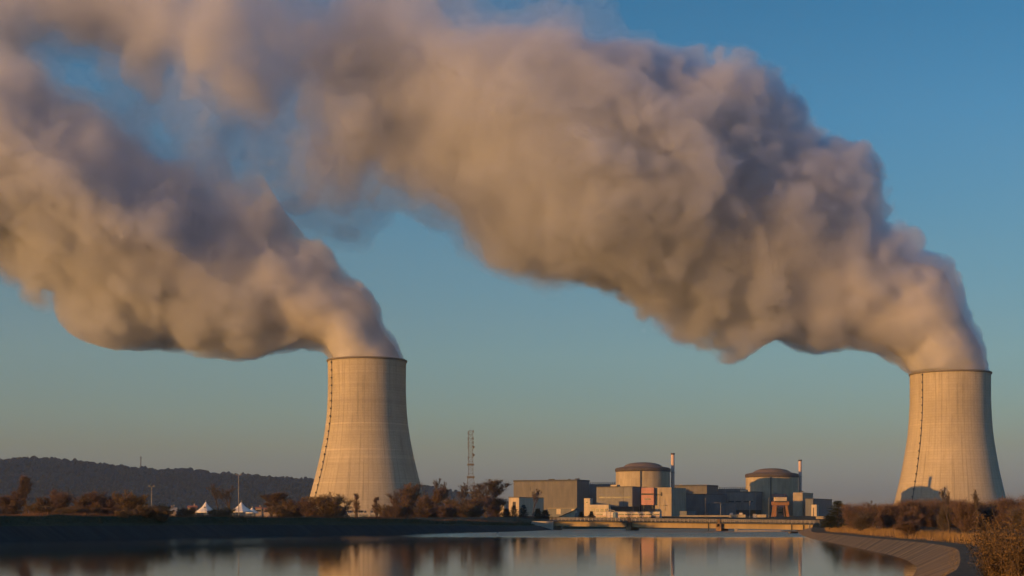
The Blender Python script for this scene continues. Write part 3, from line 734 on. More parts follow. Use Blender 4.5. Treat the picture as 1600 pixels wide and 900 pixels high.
b = Block('pump_house', 795, 811, 849.5, 777, 1180, C_CREAM, 'small annex with cream front and long shaded flank before left turbine hall', 'building', edge=M_TRIM, edge_h=.5)
b.front('door', 801, 806, 784, 797, M_TRIM, .1)
Block('gatehouse', 773, 787.5, 789, 786, 1120, C_CREAM, 'small cream house half hidden behind the bare tree by the mast', 'house', edge=M_TRIM, edge_h=.4)
b = Block('water_treatment_building', 912.5, 922, 926, 778.5, 1220, C_CREAM, 'small cream tower block beside the left turbine hall', 'building')
b.front('window', 915, 919, 784, 786, M_GLASSY, .1)
b = Block('water_treatment_building', 921, 951, 954, 788.5, 1205, C_CREAM, 'low cream wing attached right of the small cream tower block', 'building')
for x0, x1 in ((924, 929), (931, 936), (938, 943), (945, 949)): b.front('window', x0, x1, 795, 800, M_GLASSY, .1)
b = Block('storage_shed', 853, 899, 905, 794, 900, C_BLUE, 'long grey shed with cream doors below the left turbine hall', 'shed', edge=C_CREAM, edge_h=.3)
for x0, x1 in ((869.5, 876), (893, 897.5)): b.front('door', x0, x1, 795.3, 803.5, C_CREAM, .12)
b = Block('plant_room', 1062, 1073, 1087, 798.5, 1150, C_BLUE, 'small dark plant room below the sunlit tan block', 'building')

# gabled shed by the bridge
root = thing('gabled_shed', (XX(884, 660), 660, 3.0), 'small shed with steep dark roof and sunlit gable left above the bridge', 'shed')
x0, x1, x2 = XX(868, 660) - XX(884, 660), XX(898, 660) - XX(884, 660), XX(904.5, 660) - XX(884, 660)
zt, ze, zm = ZZ(797.5, 660) - 3, ZZ(811, 660) - 3, ZZ(802, 660) - 3
m = MB(); D = 7.0
f0 = [(x0, 0, 0), (x1, 0, 0), (x1, 0, zt), (x0, 0, ze)]; bk = [(x + 1.5, D, z) for x, y, z in f0]
m.poly(f0); m.poly(bk[::-1]); m.poly([f0[1], bk[1], bk[2], f0[2]]); m.poly([f0[0], f0[3], bk[3], bk[0]])
box_uv(m.build('wall', C_CREAM, root))
m = MB(); e = .25
r0 = [(x0 - .6, -.4, ze - .1), (x1 + .2, -.4, zt + .12)]; r1 = [(x + 1.5, D + .4, z) for x, y, z in r0]
lo = [r0[0], r0[1], r1[1], r1[0]]; hi = [(x, y, z + e) for x, y, z in lo]
m.poly(hi); m.poly(lo[::-1])
for i in range(4): j = (i + 1) % 4; m.poly([lo[i], lo[j], hi[j], hi[i]])
m.build('roof', M_TRIM, root)
m = MB(); m.box(((x1 + x2) / 2 + .1, 2.5, zm / 2), (x2 - x1, 5, zm)); box_uv(m.build('lean_to', C_GREY, root))

# office building with two window bands
b = Block('office_building', 931, 1031, 1033, 799.8, 760, C_WHITE, 'long low white office building with two window bands behind the bridge', 'office building', edge=C_WHITE, edge_h=.35)
for y0, y1, xs in ((802.6, 805.3, 9), (807.2, 809.9, 11)):
    for i in range(xs):
        w_ = 100.0 / xs; a = 931 + i * w_ + .6
        if 948 < a + w_ / 2 < 966: continue
        b.front('window', a, a + w_ - .9, y0, y1, M_GLASSY, .08)
b.front('entrance_panel', 1025, 1030.5, 806.5, 813, C_GREY, .3)
b.front('floor_band', 931.5, 1030.5, 805.8, 806.7, M('pink_band', (.42, .22, .18), .8), .15)
# clutter in front of it: silo, white truss
root = thing('storage_silo', (XX(961.5, 745), 745, 3.2), 'small blue-grey silo in front of the white office building', 'silo')
h = ZZ(800, 745) - 3.2; m = MB(); m.lathe([(1.25, 0), (1.25, h * .86), (1.0, h * .96), (.05, h)], seg=20); m.build('tank', M('blue_paint', (.13, .19, .24), .5, .2), root, True)
m = MB(); m.tube((1.45, 0, 0), (1.45, 0, h), .09, seg=5); m.build('ladder', M_CONC, root)
root = thing('pipe_truss', (XX(951, 735), 735, 3.2), 'white steel pipe truss standing left of the small blue-grey silo', 'truss'); h = ZZ(795, 735) - 3.2
m = MB()
for sx in (-1.1, 1.1):
    m.tube((sx, 0, 0), (sx, 0, h), .16, seg=6)
for i in range(5): z = h * i / 5; m.tube((-1.1, 0, z), (1.1, 0, z + h / 5), .08, seg=4); m.tube((1.1, 0, z), (-1.1, 0, z + h / 5), .08, seg=4)
m.build('frame', C_WHITE, root)
m = MB(); m.tube((-1.1, 0, h * .98), (3.3, 0, h * .80), .22, seg=8); m.build('pipe', M_CONC, root)

# yard in front of the right half
def box_thing(name, xl, xr, yt, yb, Y, depth, mat, label, cat, group=None, feats=()):
    a, b_, zt, zb = XX(xl, Y), XX(xr, Y), ZZ(yt, Y), ZZ(yb, Y)
    root = thing(name, ((a + b_) / 2, Y, zb), label, cat, group, math.radians(-12))
    m = MB(); m.box((0, depth / 2, (zt - zb) / 2), (b_ - a, depth, zt - zb)); box_uv(m.build('wall', mat, root))
    for (nm, x0, x1, y0, y1, mt) in feats:
        p, q = XX(x0, Y) - (a + b_) / 2, XX(x1, Y) - (a + b_) / 2; z0, z1 = ZZ(y1, Y) - zb, ZZ(y0, Y) - zb
        m = MB(); m.box(((p + q) / 2, .05, (z0 + z1) / 2), (q - p, .3, z1 - z0)); box_uv(m.build(nm, mt, root))
    return root
box_thing('container_block', 1139.5, 1164.5, 804, 815, 800, 6, C_BUFF, 'pair of beige site containers with white roof hoods beyond the bridge', 'container', feats=[('roof_hood', 1140.5, 1145.5, 801.2, 804.2, C_WHITE), ('roof_hood', 1155, 1160, 801.2, 804.2, C_WHITE), ('joint', 1151.6, 1152.2, 804.5, 815, M_TRIM), ('door', 1143, 1147, 806.5, 814, C_GREY)])
box_thing('guard_booth', 1176.3, 1182, 802.8, 813.8, 780, 1.8, C_CREAM, 'bright cream upright booth beyond the bridge left of the lamp pole', 'booth', feats=[('door_frame', 1177.6, 1180.6, 805, 813.5, C_WHITE)])
box_thing('transformer_hut', 1183, 1197, 805, 815, 800, 4, C_BUFF, 'beige hut with a dark opening next to the bright cream booth', 'hut', feats=[('opening', 1184.2, 1188, 808.8, 811.5, M_GLASSY), ('flat_roof', 1182.6, 1197.4, 804, 805, M_CONC)])
box_thing('low_wall', 1173, 1188.5, 814.6, 819, 640, .6, C_CREAM, 'low cream wall beyond the bridge railing below the bright booth', 'wall')
root = thing('pipe_bridge', (XX(1100, 860), 860, GZ - .5), 'pale horizontal pipe bridge on posts between the reactors', 'pipe bridge')
xa, xb = XX(1062, 860) - XX(1100, 860), XX(1142, 860) - XX(1100, 860); zb = ZZ(806.3, 860) - GZ + .5
m = MB(); m.box(((xa + xb) / 2, 0, zb), (xb - xa, 2.2, .9)); box_uv(m.build('beam', C_BUFF, root))
for i in range(7):
    m = MB(); m.tube((xa + (xb - xa) * (i + .5) / 7, 0, 0), (xa + (xb - xa) * (i + .5) / 7, 0, zb - .45), .22, seg=6); m.build('post', M_DARKMETAL, root)

# orange gantry crane
Y = 1010; X0 = XX(1221, Y); root = thing('gantry_crane', (X0, Y, GZ - .5), 'orange gantry crane standing in front of the right reactor', 'gantry crane')
zx = lambda y: ZZ(y, Y) - GZ + .5; xo = lambda x: XX(x, Y) - X0
for dy in (0.0, 9.0):
    for xt, xb in ((1212.5, 1210.5), (1229, 1231.5)):
        m = MB(); w0 = 1.0
        a = V3(xo(xb), dy, -0.3); c = V3(xo(xt), dy + (1.2 if dy == 0 else -1.2), zx(790))
        m.tube(a, c, 1.25, .95, 4); m.build('leg', M_ORANGE, root)
m = MB()
for dy in (1.2, 7.8): m.box((0, dy, (zx(783) + zx(790)) / 2), (xo(1233.5) - xo(1209), 1.6, zx(783.5) - zx(789.5)))
box_uv(m.build('girder', M_ORANGE, root))
m = MB(); m.box((0, 4.5, (zx(783) + zx(784.8)) / 2), (xo(1231) - xo(1212), 8.5, zx(782.6) - zx(784.6))); m.build('walkway', M_TRIM, root)
m = MB(); m.box((0, 4.5, (zx(776.8) + zx(782.8)) / 2), (xo(1231) - xo(1213), 6.0, zx(777) - zx(782.8))); box_uv(m.build('machine_house', C_CREAM, root))
m = MB(); m.tube((xo(1218), 4.5, zx(789)), (xo(1218), 4.5, zx(800)), .15); m.tube((xo(1224), 4.5, zx(789)), (xo(1224), 4.5, zx(800)), .15); m.box((0, 4.5, zx(801)), (xo(1225) - xo(1217), 1, 1.2)); m.build('hoist', M_DARKMETAL, root)
m = MB(); m.tube((xo(1206.5), -1, -.3), (xo(1206.5), -1, zx(807)), .6, seg=4); m.build('buffer_post', M_ORANGE, root)

# ------------------------------------------------------------------ bridge
bA, bB = V3(XX(860, 532), 532, 0), V3(XX(1272, 488), 488, 0)
L_ = (bB - bA).length; ang = math.atan2(bB.y - bA.y, bB.x - bA.x)
zA, zB = 3.52, 2.62; slope = -math.atan2(zA - zB, L_)
root = thing('road_bridge', (bA.x, bA.y, 0), 'low concrete road bridge crossing the canal in front of the power plant', 'bridge', rz=ang)
def bz(x): return zA + (zB - zA) * x / L_
def beam(name, y0, y1, t0, t1, mat, xs=0.0, xe=None, bot0=None, bot1=None):
    xe = L_ if xe is None else xe; m = MB()
    za, zb_ = bz(xs), bz(xe); ba = bot0 if bot0 is not None else za + t1; bb = bot1 if bot1 is not None else zb_ + t1
    pts = [(xs, y0, za + t0), (xe, y0, zb_ + t0), (xe, y1, zb_ + t0), (xs, y1, za + t0), (xs, y0, ba), (xe, y0, bb), (xe, y1, bb), (xs, y1, ba)]
    n = len(m.v); m.v += pts; m.f += [(0, 1, 2, 3), (7, 6, 5, 4), (4, 5, 1, 0), (5, 6, 2, 1), (6, 7, 3, 2), (7, 4, 0, 3)]
    return box_uv(m.build(name, mat, root))
C_GIRD = cladding('girder_concrete', (.34, .255, .14), 0.12, 9.0, 0.9)
beam('deck', -.55, 7.5, 0.0, -.42, M_TRIM)  # deck coloured dark to stand in for the shadow line at its edge
beam('girder', 0, 6.8, -.42, 0, C_GIRD, 1.5, L_ - .5, 1.45, 0.42)
m = MB(); n_p = 64
for s in (-.4, 7.3):
    for i in range(n_p + 1):
        x = L_ * i / n_p; m.box((x, s, bz(x) + .55), (.09, .09, 1.1))
    for h in (.4, .75, 1.1): m.tube((0, s, bz(0) + h), (L_, s, bz(L_) + h), .045, seg=4)
m.build('railing', M_CONC, root)
for px in (985.2, 1117):
    x = ((XX(px, 515) - bA.x)) / math.cos(ang); m = MB()
    for dx in (-.7, .7): m.box((x + dx, -.9, (bz(x) - .4 + 1.2) / 2), (.55, 1.2, bz(x) - .4 - 1.2))
    m.box((x, -.9, bz(x) + .35), (1.0, .5, 1.7))
    p = m.build('pier', M('pier_concrete', (.13, .085, .05), .9, .3), root)
    m = MB(); m.box((x, 2.5, .35), (2.2, 9, 2.2), taper=.85); m.build('footing', M('footing_concrete', (.24, .15, .075), .9, .35, .8), p)
for px in (1107, 1225.3, 1241.8, 1249.3):
    x = ((XX(px, 505) - bA.x)) / math.cos(ang); m = MB(); m.tube((x, -.25, -1), (x, -.25, bz(x) - .42), .22 if px > 1240 else .15, seg=6); m.build('pile', M_DARKMETAL if px < 1245 else M_CONC, root)
m = MB(); m.box((-3, 3.5, 1.2), (9, 8.5, 4.0)); m.build('abutment', M_CONC, root)
root = thing('floating_boom', (XX(1184, 478), 478, 0), 'white floating boom lying on the water below the right half of the bridge', 'floating boom')
xa = XX(1150, 478) - XX(1184, 478)
for i in range(9):
    m = MB(); x = xa + i * 1.68; m.tube((x, -.2 * i, .22), (x + 1.5, -.2 * i - .15, .22), .30 if i < 6 else .22, seg=8); m.build('float', C_WHITE, root)
m = MB(); m.box((xa, 0, .55), (.9, .9, 1.2)); m.build('end_buoy', C_WHITE, root)
root = thing('rowing_boat', (XX(1240, 436), 436, 0.05), 'small grey boat moored at the foot of the bank by the bridge', 'boat', rz=math.radians(35))
m = MB(); rows = [(-1.9, .55, .45), (-1, .75, .40), (0, .8, .38), (1, .65, .42), (1.9, .06, .62)]
for x, w_, h in rows: m.v += [(x, -w_, h), (x, -w_ * .6, -.1), (x, w_ * .6, -.1), (x, w_, h)]
for i in range(4):
    for j in range(3): a = i * 4 + j; m.f.append((a, a + 1, a + 5, a + 4))
m.f.append((3, 2, 1, 0)); m.build('hull', C_GREY, root)
m = MB(); m.box((-.4, 0, .3), (.3, 1.4, .06)); m.build('bench', C_CREAM, root)
root = thing('delivery_van', (XX(1281, 640), 640, 2.9), 'pale parked van at the right end of the bridge', 'van', rz=math.radians(-18))
m = MB(); m.box((0, 0, 1.15), (3.4, 1.9, 1.7)); m.box((2.2, 0, .85), (1.1, 1.8, 1.1), taper=.8); m.build('body', C_CREAM, root)
m = MB(); m.box((1.9, -.02, 1.55), (.55, 1.75, .5), taper=.8); m.build('windscreen', M_GLASSY, root)
for x in (-1.1, 1.7):
    for y in (-.85, .85): m = MB(); m.tube((x, y - .1, .35), (x, y + .1, .35), .35, seg=14); m.build('wheel', M_DARKMETAL, root)

# ------------------------------------------------------------------ lattice mast
Y = 1000.0; X0 = XX(735.5, Y); gz = GZ - .5; root = thing('lattice_mast', (X0, Y, gz), 'tall red-brown lattice radio mast rising above the bare trees', 'radio mast')
M_MAST = M('mast_steel', (.13, .115, .10), .6, .25, .3); M_MASTR = M('mast_red', (.11, .095, .085), .6, .25, .3)
hz_ = lambda y: ZZ(y, Y) - gz
hwz = lambda z: 1.4 + (6.5 - 1.4) * max(0, 1 - z / hz_(738)) ** 1.25 + .35 * max(0, 1 - z / hz_(672))
m = MB(); zs = [hz_(y) for y in (808, 800, 790, 780, 771, 763, 755, 747, 740, 733, 727, 721, 715, 709, 703, 697, 691, 685, 679, 673)]; zs[0] = 0
cr = [(-1, -1), (1, -1), (1, 1), (-1, 1)]
for a, b_ in zip(zs, zs[1:]):
    wa, wb = hwz(a), hwz(b_)
    for i, (sx, sy) in enumerate(cr):
        tx, ty = cr[(i + 1) % 4]
        m.tube((sx * wa, sy * wa, a), (sx * wb, sy * wb, b_), .16, seg=4)
        m.tube((sx * wa, sy * wa, a), (tx * wb, ty * wb, b_), .06, seg=3); m.tube((tx * wa, ty * wa, a), (sx * wb, sy * wb, b_), .06, seg=3)
        m.tube((sx * wb, sy * wb, b_), (tx * wb, ty * wb, b_), .10, seg=3)
m.build('lattice', M_MAST, root)
for y, w_ in ((746.5, 2.7), (727, 2.4), (771, 3.6)):
    m = MB(); m.box((0, 0, hz_(y)), (2 * w_, 2 * w_, .3)); m.box((0, -w_, hz_(y) + .6), (2 * w_, .1, .9)); m.box((w_, 0, hz_(y) + .6), (.1, 2 * w_, .9)); m.build('platform', M_MAST, root)
rd = random.Random(3)
for y, s in ((674, 1), (677, -1), (685, 1), (686, -1), (692, 1), (693, -1), (698.5, 1), (699, -1), (711, 1), (716, -1)):
    m = MB(); z = hz_(y); m.box((s * 1.9, -1.2, z), (.45, .4, 2.2)); m.tube((s * 1.2, -1.2, z), (s * 1.9, -1.2, z), .1, seg=4)
    if y in (698.5, 711): m.tube((s * 2.0, -1.6, z), (s * 2.0, -2.0, z), .9, seg=12)
    m.build('antenna', M_MASTR, root)
m = MB(); m.tube((0, 0, zs[-1]), (0, 0, zs[-1] + 3), .1, .04, 5); m.build('lightning_rod', M_MAST, root)

# ------------------------------------------------------------------ left shore: tents, poles, houses, pipe gantry
M_TENT = M('tent_canvas', (.72, .66, .58), .85, .1, .3)
def tent(cx, apex, xl, xr, eave, Y, label):
    X = XX(cx, Y); r = (XX(xr, Y) - XX(xl, Y)) / 2; z0 = GZ + .6; he = ZZ(eave, Y) - z0; ha = ZZ(apex, Y) - z0
    root = thing('marquee_tent', (X, Y, z0), label, 'tent', 'white pointed tents')
    prof = [(r * 1.0, he), (r * .80, he + (ha - he) * .13), (r * .60, he + (ha - he) * .28), (r * .40, he + (ha - he) * .46), (r * .2, he + (ha - he) * .70), (.12, ha)]
    m = MB(); m.lathe(prof, seg=10); m.build('canopy', M_TENT, root)
    m = MB(); m.lathe([(r, he - .45), (r, he)], seg=10); m.build('valance', M_TENT, root)
    for i in range(10):
        a = 2 * math.pi * i / 10; m = MB(); m.tube((math.cos(a) * r * .98, math.sin(a) * r * .98, -.6), (math.cos(a) * r * .98, math.sin(a) * r * .98, he), .06, seg=5); m.build('tent_pole', M_CONC, root)
    m = MB(); m.tube((0, 0, ha - .2), (0, 0, ha + .7), .09, seg=6); m.box((0, 0, ha + .6), (.35, .1, .3)); m.build('finial', M_CONC, root)
tent(321.5, 784, 305, 338, 799.5, 640, 'white pointed marquee tent on the far left bank, the left one of two')
tent(377, 784.5, 359, 397, 799, 660, 'white pointed marquee tent standing behind the taller floodlight pole')
tent(394, 793, 384, 404, 800.5, 690, 'lower white tent partly behind the marquee by the taller floodlight pole')
M_POLE = M('galvanised_pole', (.17, .165, .16), .5, .15, .5)
def pole(px, top, Y, label, heads, cat='floodlight pole', group=None, arm=0.0, name='floodlight_pole', r=.13):
    z0 = GZ - .5; h = ZZ(top, Y) - z0; root = thing(name, (XX(px, Y), Y, z0), label, cat, group)
    m = MB(); m.tube((0, 0, 0), (0, 0, h), r * 1.4, r, 8)
    if arm: m.tube((0, 0, h - .1), (arm, 0, h + .25), r * .6, seg=6)
    elif heads > 1: m.tube((-.9, 0, h), (.9, 0, h), r * .7, seg=6)
    m.build('pole', M_POLE, root)
    for i in range(heads):
        x = arm if arm else ((i - (heads - 1) / 2) * 1.5 if heads > 1 else 0)
        m = MB(); m.box((x, -.1, h + .25), (.75, .5, .45), taper=.7); m.build('lamp_head', M_POLE, root)
pole(237, 760.5, 480, 'shorter twin-headed floodlight pole left of the white tents', 2, group='floodlight poles')
pole(373, 742.5, 520, 'taller twin-headed floodlight pole in front of the right marquee tent', 2, group='floodlight poles')
for px, top, Y, lb in ((80, 788.5, 440, 'small white-headed lamp post among the leftmost bare trees'), (142, 786.5, 440, 'small white-headed lamp post between the round bare bushes on the left'), (226, 782.5, 450, 'small white-headed lamp post just left of the shorter floodlight pole'), (320.5, 794, 450, 'small dark lamp post in front of the left marquee tent'), (272, 791, 560, 'small lamp post between the floodlight pole and the tents')):
    pole(px, top, Y, lb, 1, 'lamp post', 'small lamp posts on the left shore', name='lamp_post', r=.07)
pole(1171.5, 784.5, 760, 'thin lamp pole beyond the bridge in front of the shadowed windowed block', 1, 'lamp post', 'thin lamp poles in the plant', name='lamp_post', r=.12)
pole(1201.3, 779, 760, 'thin lamp pole beyond the bridge just left of the orange crane', 1, 'lamp post', 'thin lamp poles in the plant', name='lamp_post', r=.10)
pole(1126, 785.5, 900, 'lamp pole with a long arm in front of the blue-grey halls', 1, 'lamp post', 'thin lamp poles in the plant', arm=-3.6, name='lamp_post', r=.16)
pole(1102, 780, 760, 'thinnest lamp pole beyond the bridge below the sunlit roof corner', 1, 'lamp post', 'thin lamp poles in the plant', name='lamp_post', r=.07)
pole(1356, 789, 420, 'pale slender pole at the left end of the bare thicket', 1, 'lamp post', name='lamp_post', r=.09)
root = thing('hilltop_mast', (XX(220, HY), HY, crest(XX(220, HY)) + 4), 'small dark mast on the crest of the wooded hill', 'mast')
h = ZZ(713, HY) - crest(XX(220, HY)) - 4; m = MB(); m.tube((0, 0, 0), (0, 0, h), 2.0, 1.2, 6); m.build('shaft', M_DARKMETAL, root); m = MB(); m.box((0, 0, h - 5), (5, 5, 3)); m.build('antenna_cluster', M_DARKMETAL, root)
M_TILE = M('orange_roof_tiles', (.46, .16, .08), .85, .2, .6); M_RENDER = M('house_render', (.36, .27, .21), .9, .15, .4)
def house(px, w, top, Y, label, hgt=4.0, mt=None):
    wm = w * Y / F; zt = ZZ(top, Y); z0 = GZ - .5; root = thing('house', (XX(px, Y), Y, z0), label, 'house', 'houses on the left shore', rz=math.radians(8))
    he = zt - z0 - min(2.2, wm * .22); m = MB(); m.box((0, 3.5, he / 2), (wm, 7, he)); box_uv(m.build('wall', M_RENDER, root))
    m = MB(); hw = wm / 2 + .3; zr = zt - z0
    pr = [(-hw, -.4, he - .1), (hw, -.4, he - .1), (hw, 3.5, zr), (-hw, 3.5, zr), (-hw, 7.4, he - .1), (hw, 7.4, he - .1)]
    n = len(m.v); m.v += pr; m.f += [(0, 1, 2, 3), (3, 2, 5, 4), (0, 3, 4), (1, 5, 2)]; rf = m.build('roof', mt or M_TILE, root)
    m = MB(); m.box((wm * .2, 3.5, zr + .3), (.6, .6, 1.4)); m.build('chimney', M_RENDER, rf)
    for i in (-1, 0, 1): m = MB(); m.box((wm * .28 * i, 0, he * .75), (.9, .12, 1.0)); m.build('window', M_GLASSY, root)
house(404, 9, 792, 800, 'orange-roofed house just right of the white tents')
house(416.5, 9, 793, 780, 'middle one of the three orange-roofed houses right of the white tents')
house(431, 12, 792.5, 820, 'orange-roofed house nearest the left tower of its row')
house(300, 13, 790, 700, 'dull orange house left of the white tents')
house(262, 26, 793, 760, 'wide pale grey low building right of the shorter floodlight pole', mt=M_CONC)
house(127, 9, 795, 520, 'small cream house among the bare bushes on the left')
root = thing('pipe_gantry', (XX(570, 900), 900, GZ - .5), 'white pipe gantry with thick posts in front of the left cooling tower', 'pipe gantry'); Y = 900; q = lambda x: XX(x, Y) - XX(570, Y); zz = lambda y: ZZ(y, Y) - GZ + .5
m = MB(); m.box((0, 0, (zz(801) + zz(804)) / 2), (q(594) - q(545), 1.6, zz(801) - zz(804))); m.build('beam', C_WHITE, root)
for x, yt, w_ in ((559.5, 803, 2.6), (577, 796, 3.6), (548, 803, 1.5), (592, 803, 1.2)): m = MB(); m.box((q(x), 0, zz(yt) / 2), (w_ * Y / F, 1.9, zz(yt))); m.build('post', C_WHITE, root)
m = MB(); m.box((q(575), -.2, zz(797)), (q(579) - q(570), 1.7, .8)); m.build('cross_arm', C_WHITE, root)
box_thing('pump_shed', 548, 593, 804.5, 812, 960, 10, C_BLUE, 'low blue-grey sheds under the white pipe gantry', 'shed', feats=[('door', 566, 571, 806, 812, M_TRIM)])
box_thing('pump_shed', 594, 610, 797.5, 812, 980, 12, C_BLUE, 'blue-grey shed right of the white pipe gantry', 'shed', feats=[('roof_edge', 593.5, 610.5, 796.6, 797.6, M_CONC)])
PL = [(516,600),(516,566),(503,547),(470,540),(440,542),(400,540),(340,531),(290,535),(230,525),(170,524),(130,505),(95,472),(55,475),(40,440),(0,425),(-120,440),(-300,490),
      (-300,-150),(-150,-50),(0,40),(60,85),(110,120),(200,168),(250,205),(300,252),(345,284),(400,290),(440,318),(463,345),(473,372),(508,378),(535,395),(547,432),(575,445),(592,480),(605,515),(625,540),(636,566),(636,600)]
PR = [(1420,620),(1420,586),(1408,566),(1380,552),(1340,552),(1280,542),(1200,533),(1150,545),(1110,541),(1060,524),(1010,508),(978,476),(950,452),(880,434),(800,420),(740,384),(700,354),(660,330),(600,312),
      (540,330),(470,345),(400,310),(340,318),(290,270),(200,230),(100,200),(-100,170),(-300,150),(-300,-250),(0,-220),(400,-180),(700,-90),(850,-25),(905,8),(960,30),(985,82),(1040,98),(1100,94),(1190,100),(1245,132),
      (1270,170),(1295,215),(1345,232),(1370,270),(1378,320),(1402,372),(1440,400),(1482,420),(1500,470),(1515,502),(1537,540),(1545,586),(1545,620)]
def thinL(u, v):
    t = np.clip((50 + 0.7 * u + 150 - v) / 170, 0, 0.95) * np.clip((420 - u) / 90, 0, 1)
    return np.minimum(t + np.clip((60 - u) / 500, 0, 0.3), 1)
def thinR(u, v):
    t = np.clip((930 - u) / 430, 0, 1.0)
    return np.maximum(t, np.clip((100 - v) / 110, 0, 0.9) * np.clip((1080 - u) / 120, 0, 1))
plume('steam_plume', PL, [(577,575,44),(560,500,52),(510,450,75),(400,430,105),(250,390,125),(100,320,150),(-200,260,160)], 1603, 0.06, 11, thinL, (573.5, 564, 43.6), 'grey steam plume bending left from the left cooling tower', [(85, 70, 75, 120), (250, 140, 55, 60)])
plume('steam_plume', PR, [(1482,595,46),(1470,540,52),(1430,480,62),(1330,410,95),(1200,340,130),(1050,310,155),(800,230,165),(500,150,150),(100,20,150)], 1610, 0.07, 5, thinR, (1484.5, 584, 43.4), 'larger steam plume rising from the right cooling tower up over the reactors',
      [(95, 75, 60, 170), (260, 95, 46, 85), (420, 135, 36, 110), (545, 118, 20, 60), (600, 250, 18, 60), (380, 262, 24, 60), (335, 300, 16, 80), (925, 62, 20, 40)])
# ------------------------------------------------------------------ trees, thicket, grass
def bark(name, col): return M(name, col, .95, .35, 1.5)
M_BARK = bark('bark', (.085, .062, .045)); M_TWIG = bark('twigs', (.125, .080, .050)); M_TWIGR = bark('reddish_twigs', (.13, .082, .060)); M_TWIGG = bark('grey_twigs', (.10, .076, .058))
M_TWIGY = bark('ochre_twigs', (.165, .110, .055)); M_NEEDLE = bark('needles', (.022, .030, .018)); M_LEAFB = bark('brown_leaves', (.135, .078, .027)); M_LEAFD = bark('dark_leaves', (.050, .036, .018)); M_STRAW = bark('dry_straw', (.25, .155, .060))
def sliver(m, p, d, L, w, rd):
    d = d.normalized(); u = d.cross(Vector((rd.uniform(-1, 1), rd.uniform(-1, 1), rd.uniform(-1, 1))))
    if u.length < 1e-3: return
    u = u.normalized() * w; m.poly([p - u, p + u, p + d * L])
def bare_meshes(seed, h, spread=.5, up=.55, stems=1, depth=4, kids=(3, 4), twigs=6, tw=.035, tl=1.0, start=.25, wob=.25, low=0):
    """Leafless tree: trunk and limbs as tapered tubes, the fine twigs as slivers. Returns two meshes builders."""
    rd = random.Random(seed); T, C = MB(), MB()
    def grow(p, d, L, r, k):
        n = 3; pts = [p]
        for i in range(n):
            d = (d + Vector((rd.uniform(-wob, wob), rd.uniform(-wob, wob), rd.uniform(-wob * .4, wob) * .6 + .05))).normalized()
            pts.append(pts[-1] + d * (L / n))
        for i in range(n):
            ra, rb = r * (1 - .55 * i / n), r * (1 - .55 * (i + 1) / n)
            (T if k < 3 else C).tube(pts[i], pts[i + 1], ra, rb, 5 if k < 2 else 3, False)
        if k == 0 and low:
            for _ in range(low):
                t = rd.random(); q = pts[0].lerp(pts[-1], t); e = (d * rd.uniform(.2, .9) + Vector((rd.uniform(-1, 1), rd.uniform(-1, 1), rd.uniform(.1, 1)))).normalized(); b = q + e * rd.uniform(.1, L * .45)
                sliver(C, q, e, (b - q).length, tw * .6, rd)
                for _b in range(4): sliver(C, b, e + Vector((rd.uniform(-1, 1), rd.uniform(-1, 1), rd.uniform(-.2, 1))), tl * rd.uniform(.5, 1), tw, rd)
        if k >= depth:
            for _ in range(twigs):
                t = rd.random(); q = pts[0].lerp(pts[-1], .2 + .8 * t)
                e = (d * .8 + Vector((rd.uniform(-1, 1), rd.uniform(-1, 1), rd.uniform(-.4, 1)))).normalized()
                sliver(C, q, e, tl * rd.uniform(.5, 1.2), tw, rd)
            return
        for _ in range(rd.randint(*kids)):
            t = rd.uniform(start if k == 0 else .25, 1.0); seg = min(n - 1, int(t * n)); q = pts[seg].lerp(pts[seg + 1], t * n - seg)
            a = rd.uniform(0, 2 * math.pi); side = Vector((math.cos(a), math.sin(a), up * rd.uniform(.5, 1.4)))
            grow(q, (d * (1 - spread) + side.normalized() * spread).normalized(), L * rd.uniform(.50, .72), r * rd.uniform(.42, .6), k + 1)
        grow(pts[-1], d, L * .55, r * .45, k + 1)
    for s in range(stems):
        a = rd.uniform(0, 6.28); b = rd.uniform(0, .45) if stems > 1 else .03
        grow(Vector((rd.uniform(-.3, .3) * (stems > 1), rd.uniform(-.3, .3) * (stems > 1), -.8)), Vector((math.cos(a) * b, math.sin(a) * b, 1)).normalized(), h * (.52 if stems == 1 else .48) * rd.uniform(.8, 1.1), h * (.022 if stems == 1 else .012), 0)
    return T, C
def norm_h(T, C, h):
    z = float(np.percentile([v[2] for v in C.v], 99.5)) or 1; w = float(np.percentile([math.hypot(v[0], v[1]) for v in C.v], 88)); k = h / z
    for m in (T, C): m.v = [(a * k, b * k, c * k) for a, b, c in m.v]
    return w * k
PROTO = {}
def proto(key, name, T, C, h, mt, mc, crown='crown'):
    w = norm_h(T, C, h)
    root = thing(name); root.hide_render = False
    T.build('trunk', mt, root); C.build(crown, mc, root)
    PROTO[key] = [root, h, w, False]
for i, s in enumerate((3, 14, 27)): proto('broad%d' % i, 'bare_tree', *bare_meshes(s, 12, .48, 1.0, kids=(3, 5), twigs=11, tw=.028, tl=1.3, start=.1, low=60), 12, M_BARK, (M_TWIG, M_TWIGG, M_TWIG)[i])
for i, s in enumerate((5, 41)): proto('tall%d' % i, 'bare_tree', *bare_meshes(s, 14, .42, 1.2, kids=(2, 4), twigs=8, tw=.045, start=.3), 14, M_BARK, M_TWIGG)
for i, s in enumerate((8, 52, 77)): proto('bushy%d' % i, 'bare_bush', *bare_meshes(s, 7, .48, 1.2, stems=6, depth=3, kids=(3, 4), twigs=10, tw=.024, tl=.95, start=.08, low=80), 7, M_BARK, (M_TWIGR, M_TWIG, M_TWIGY)[i])
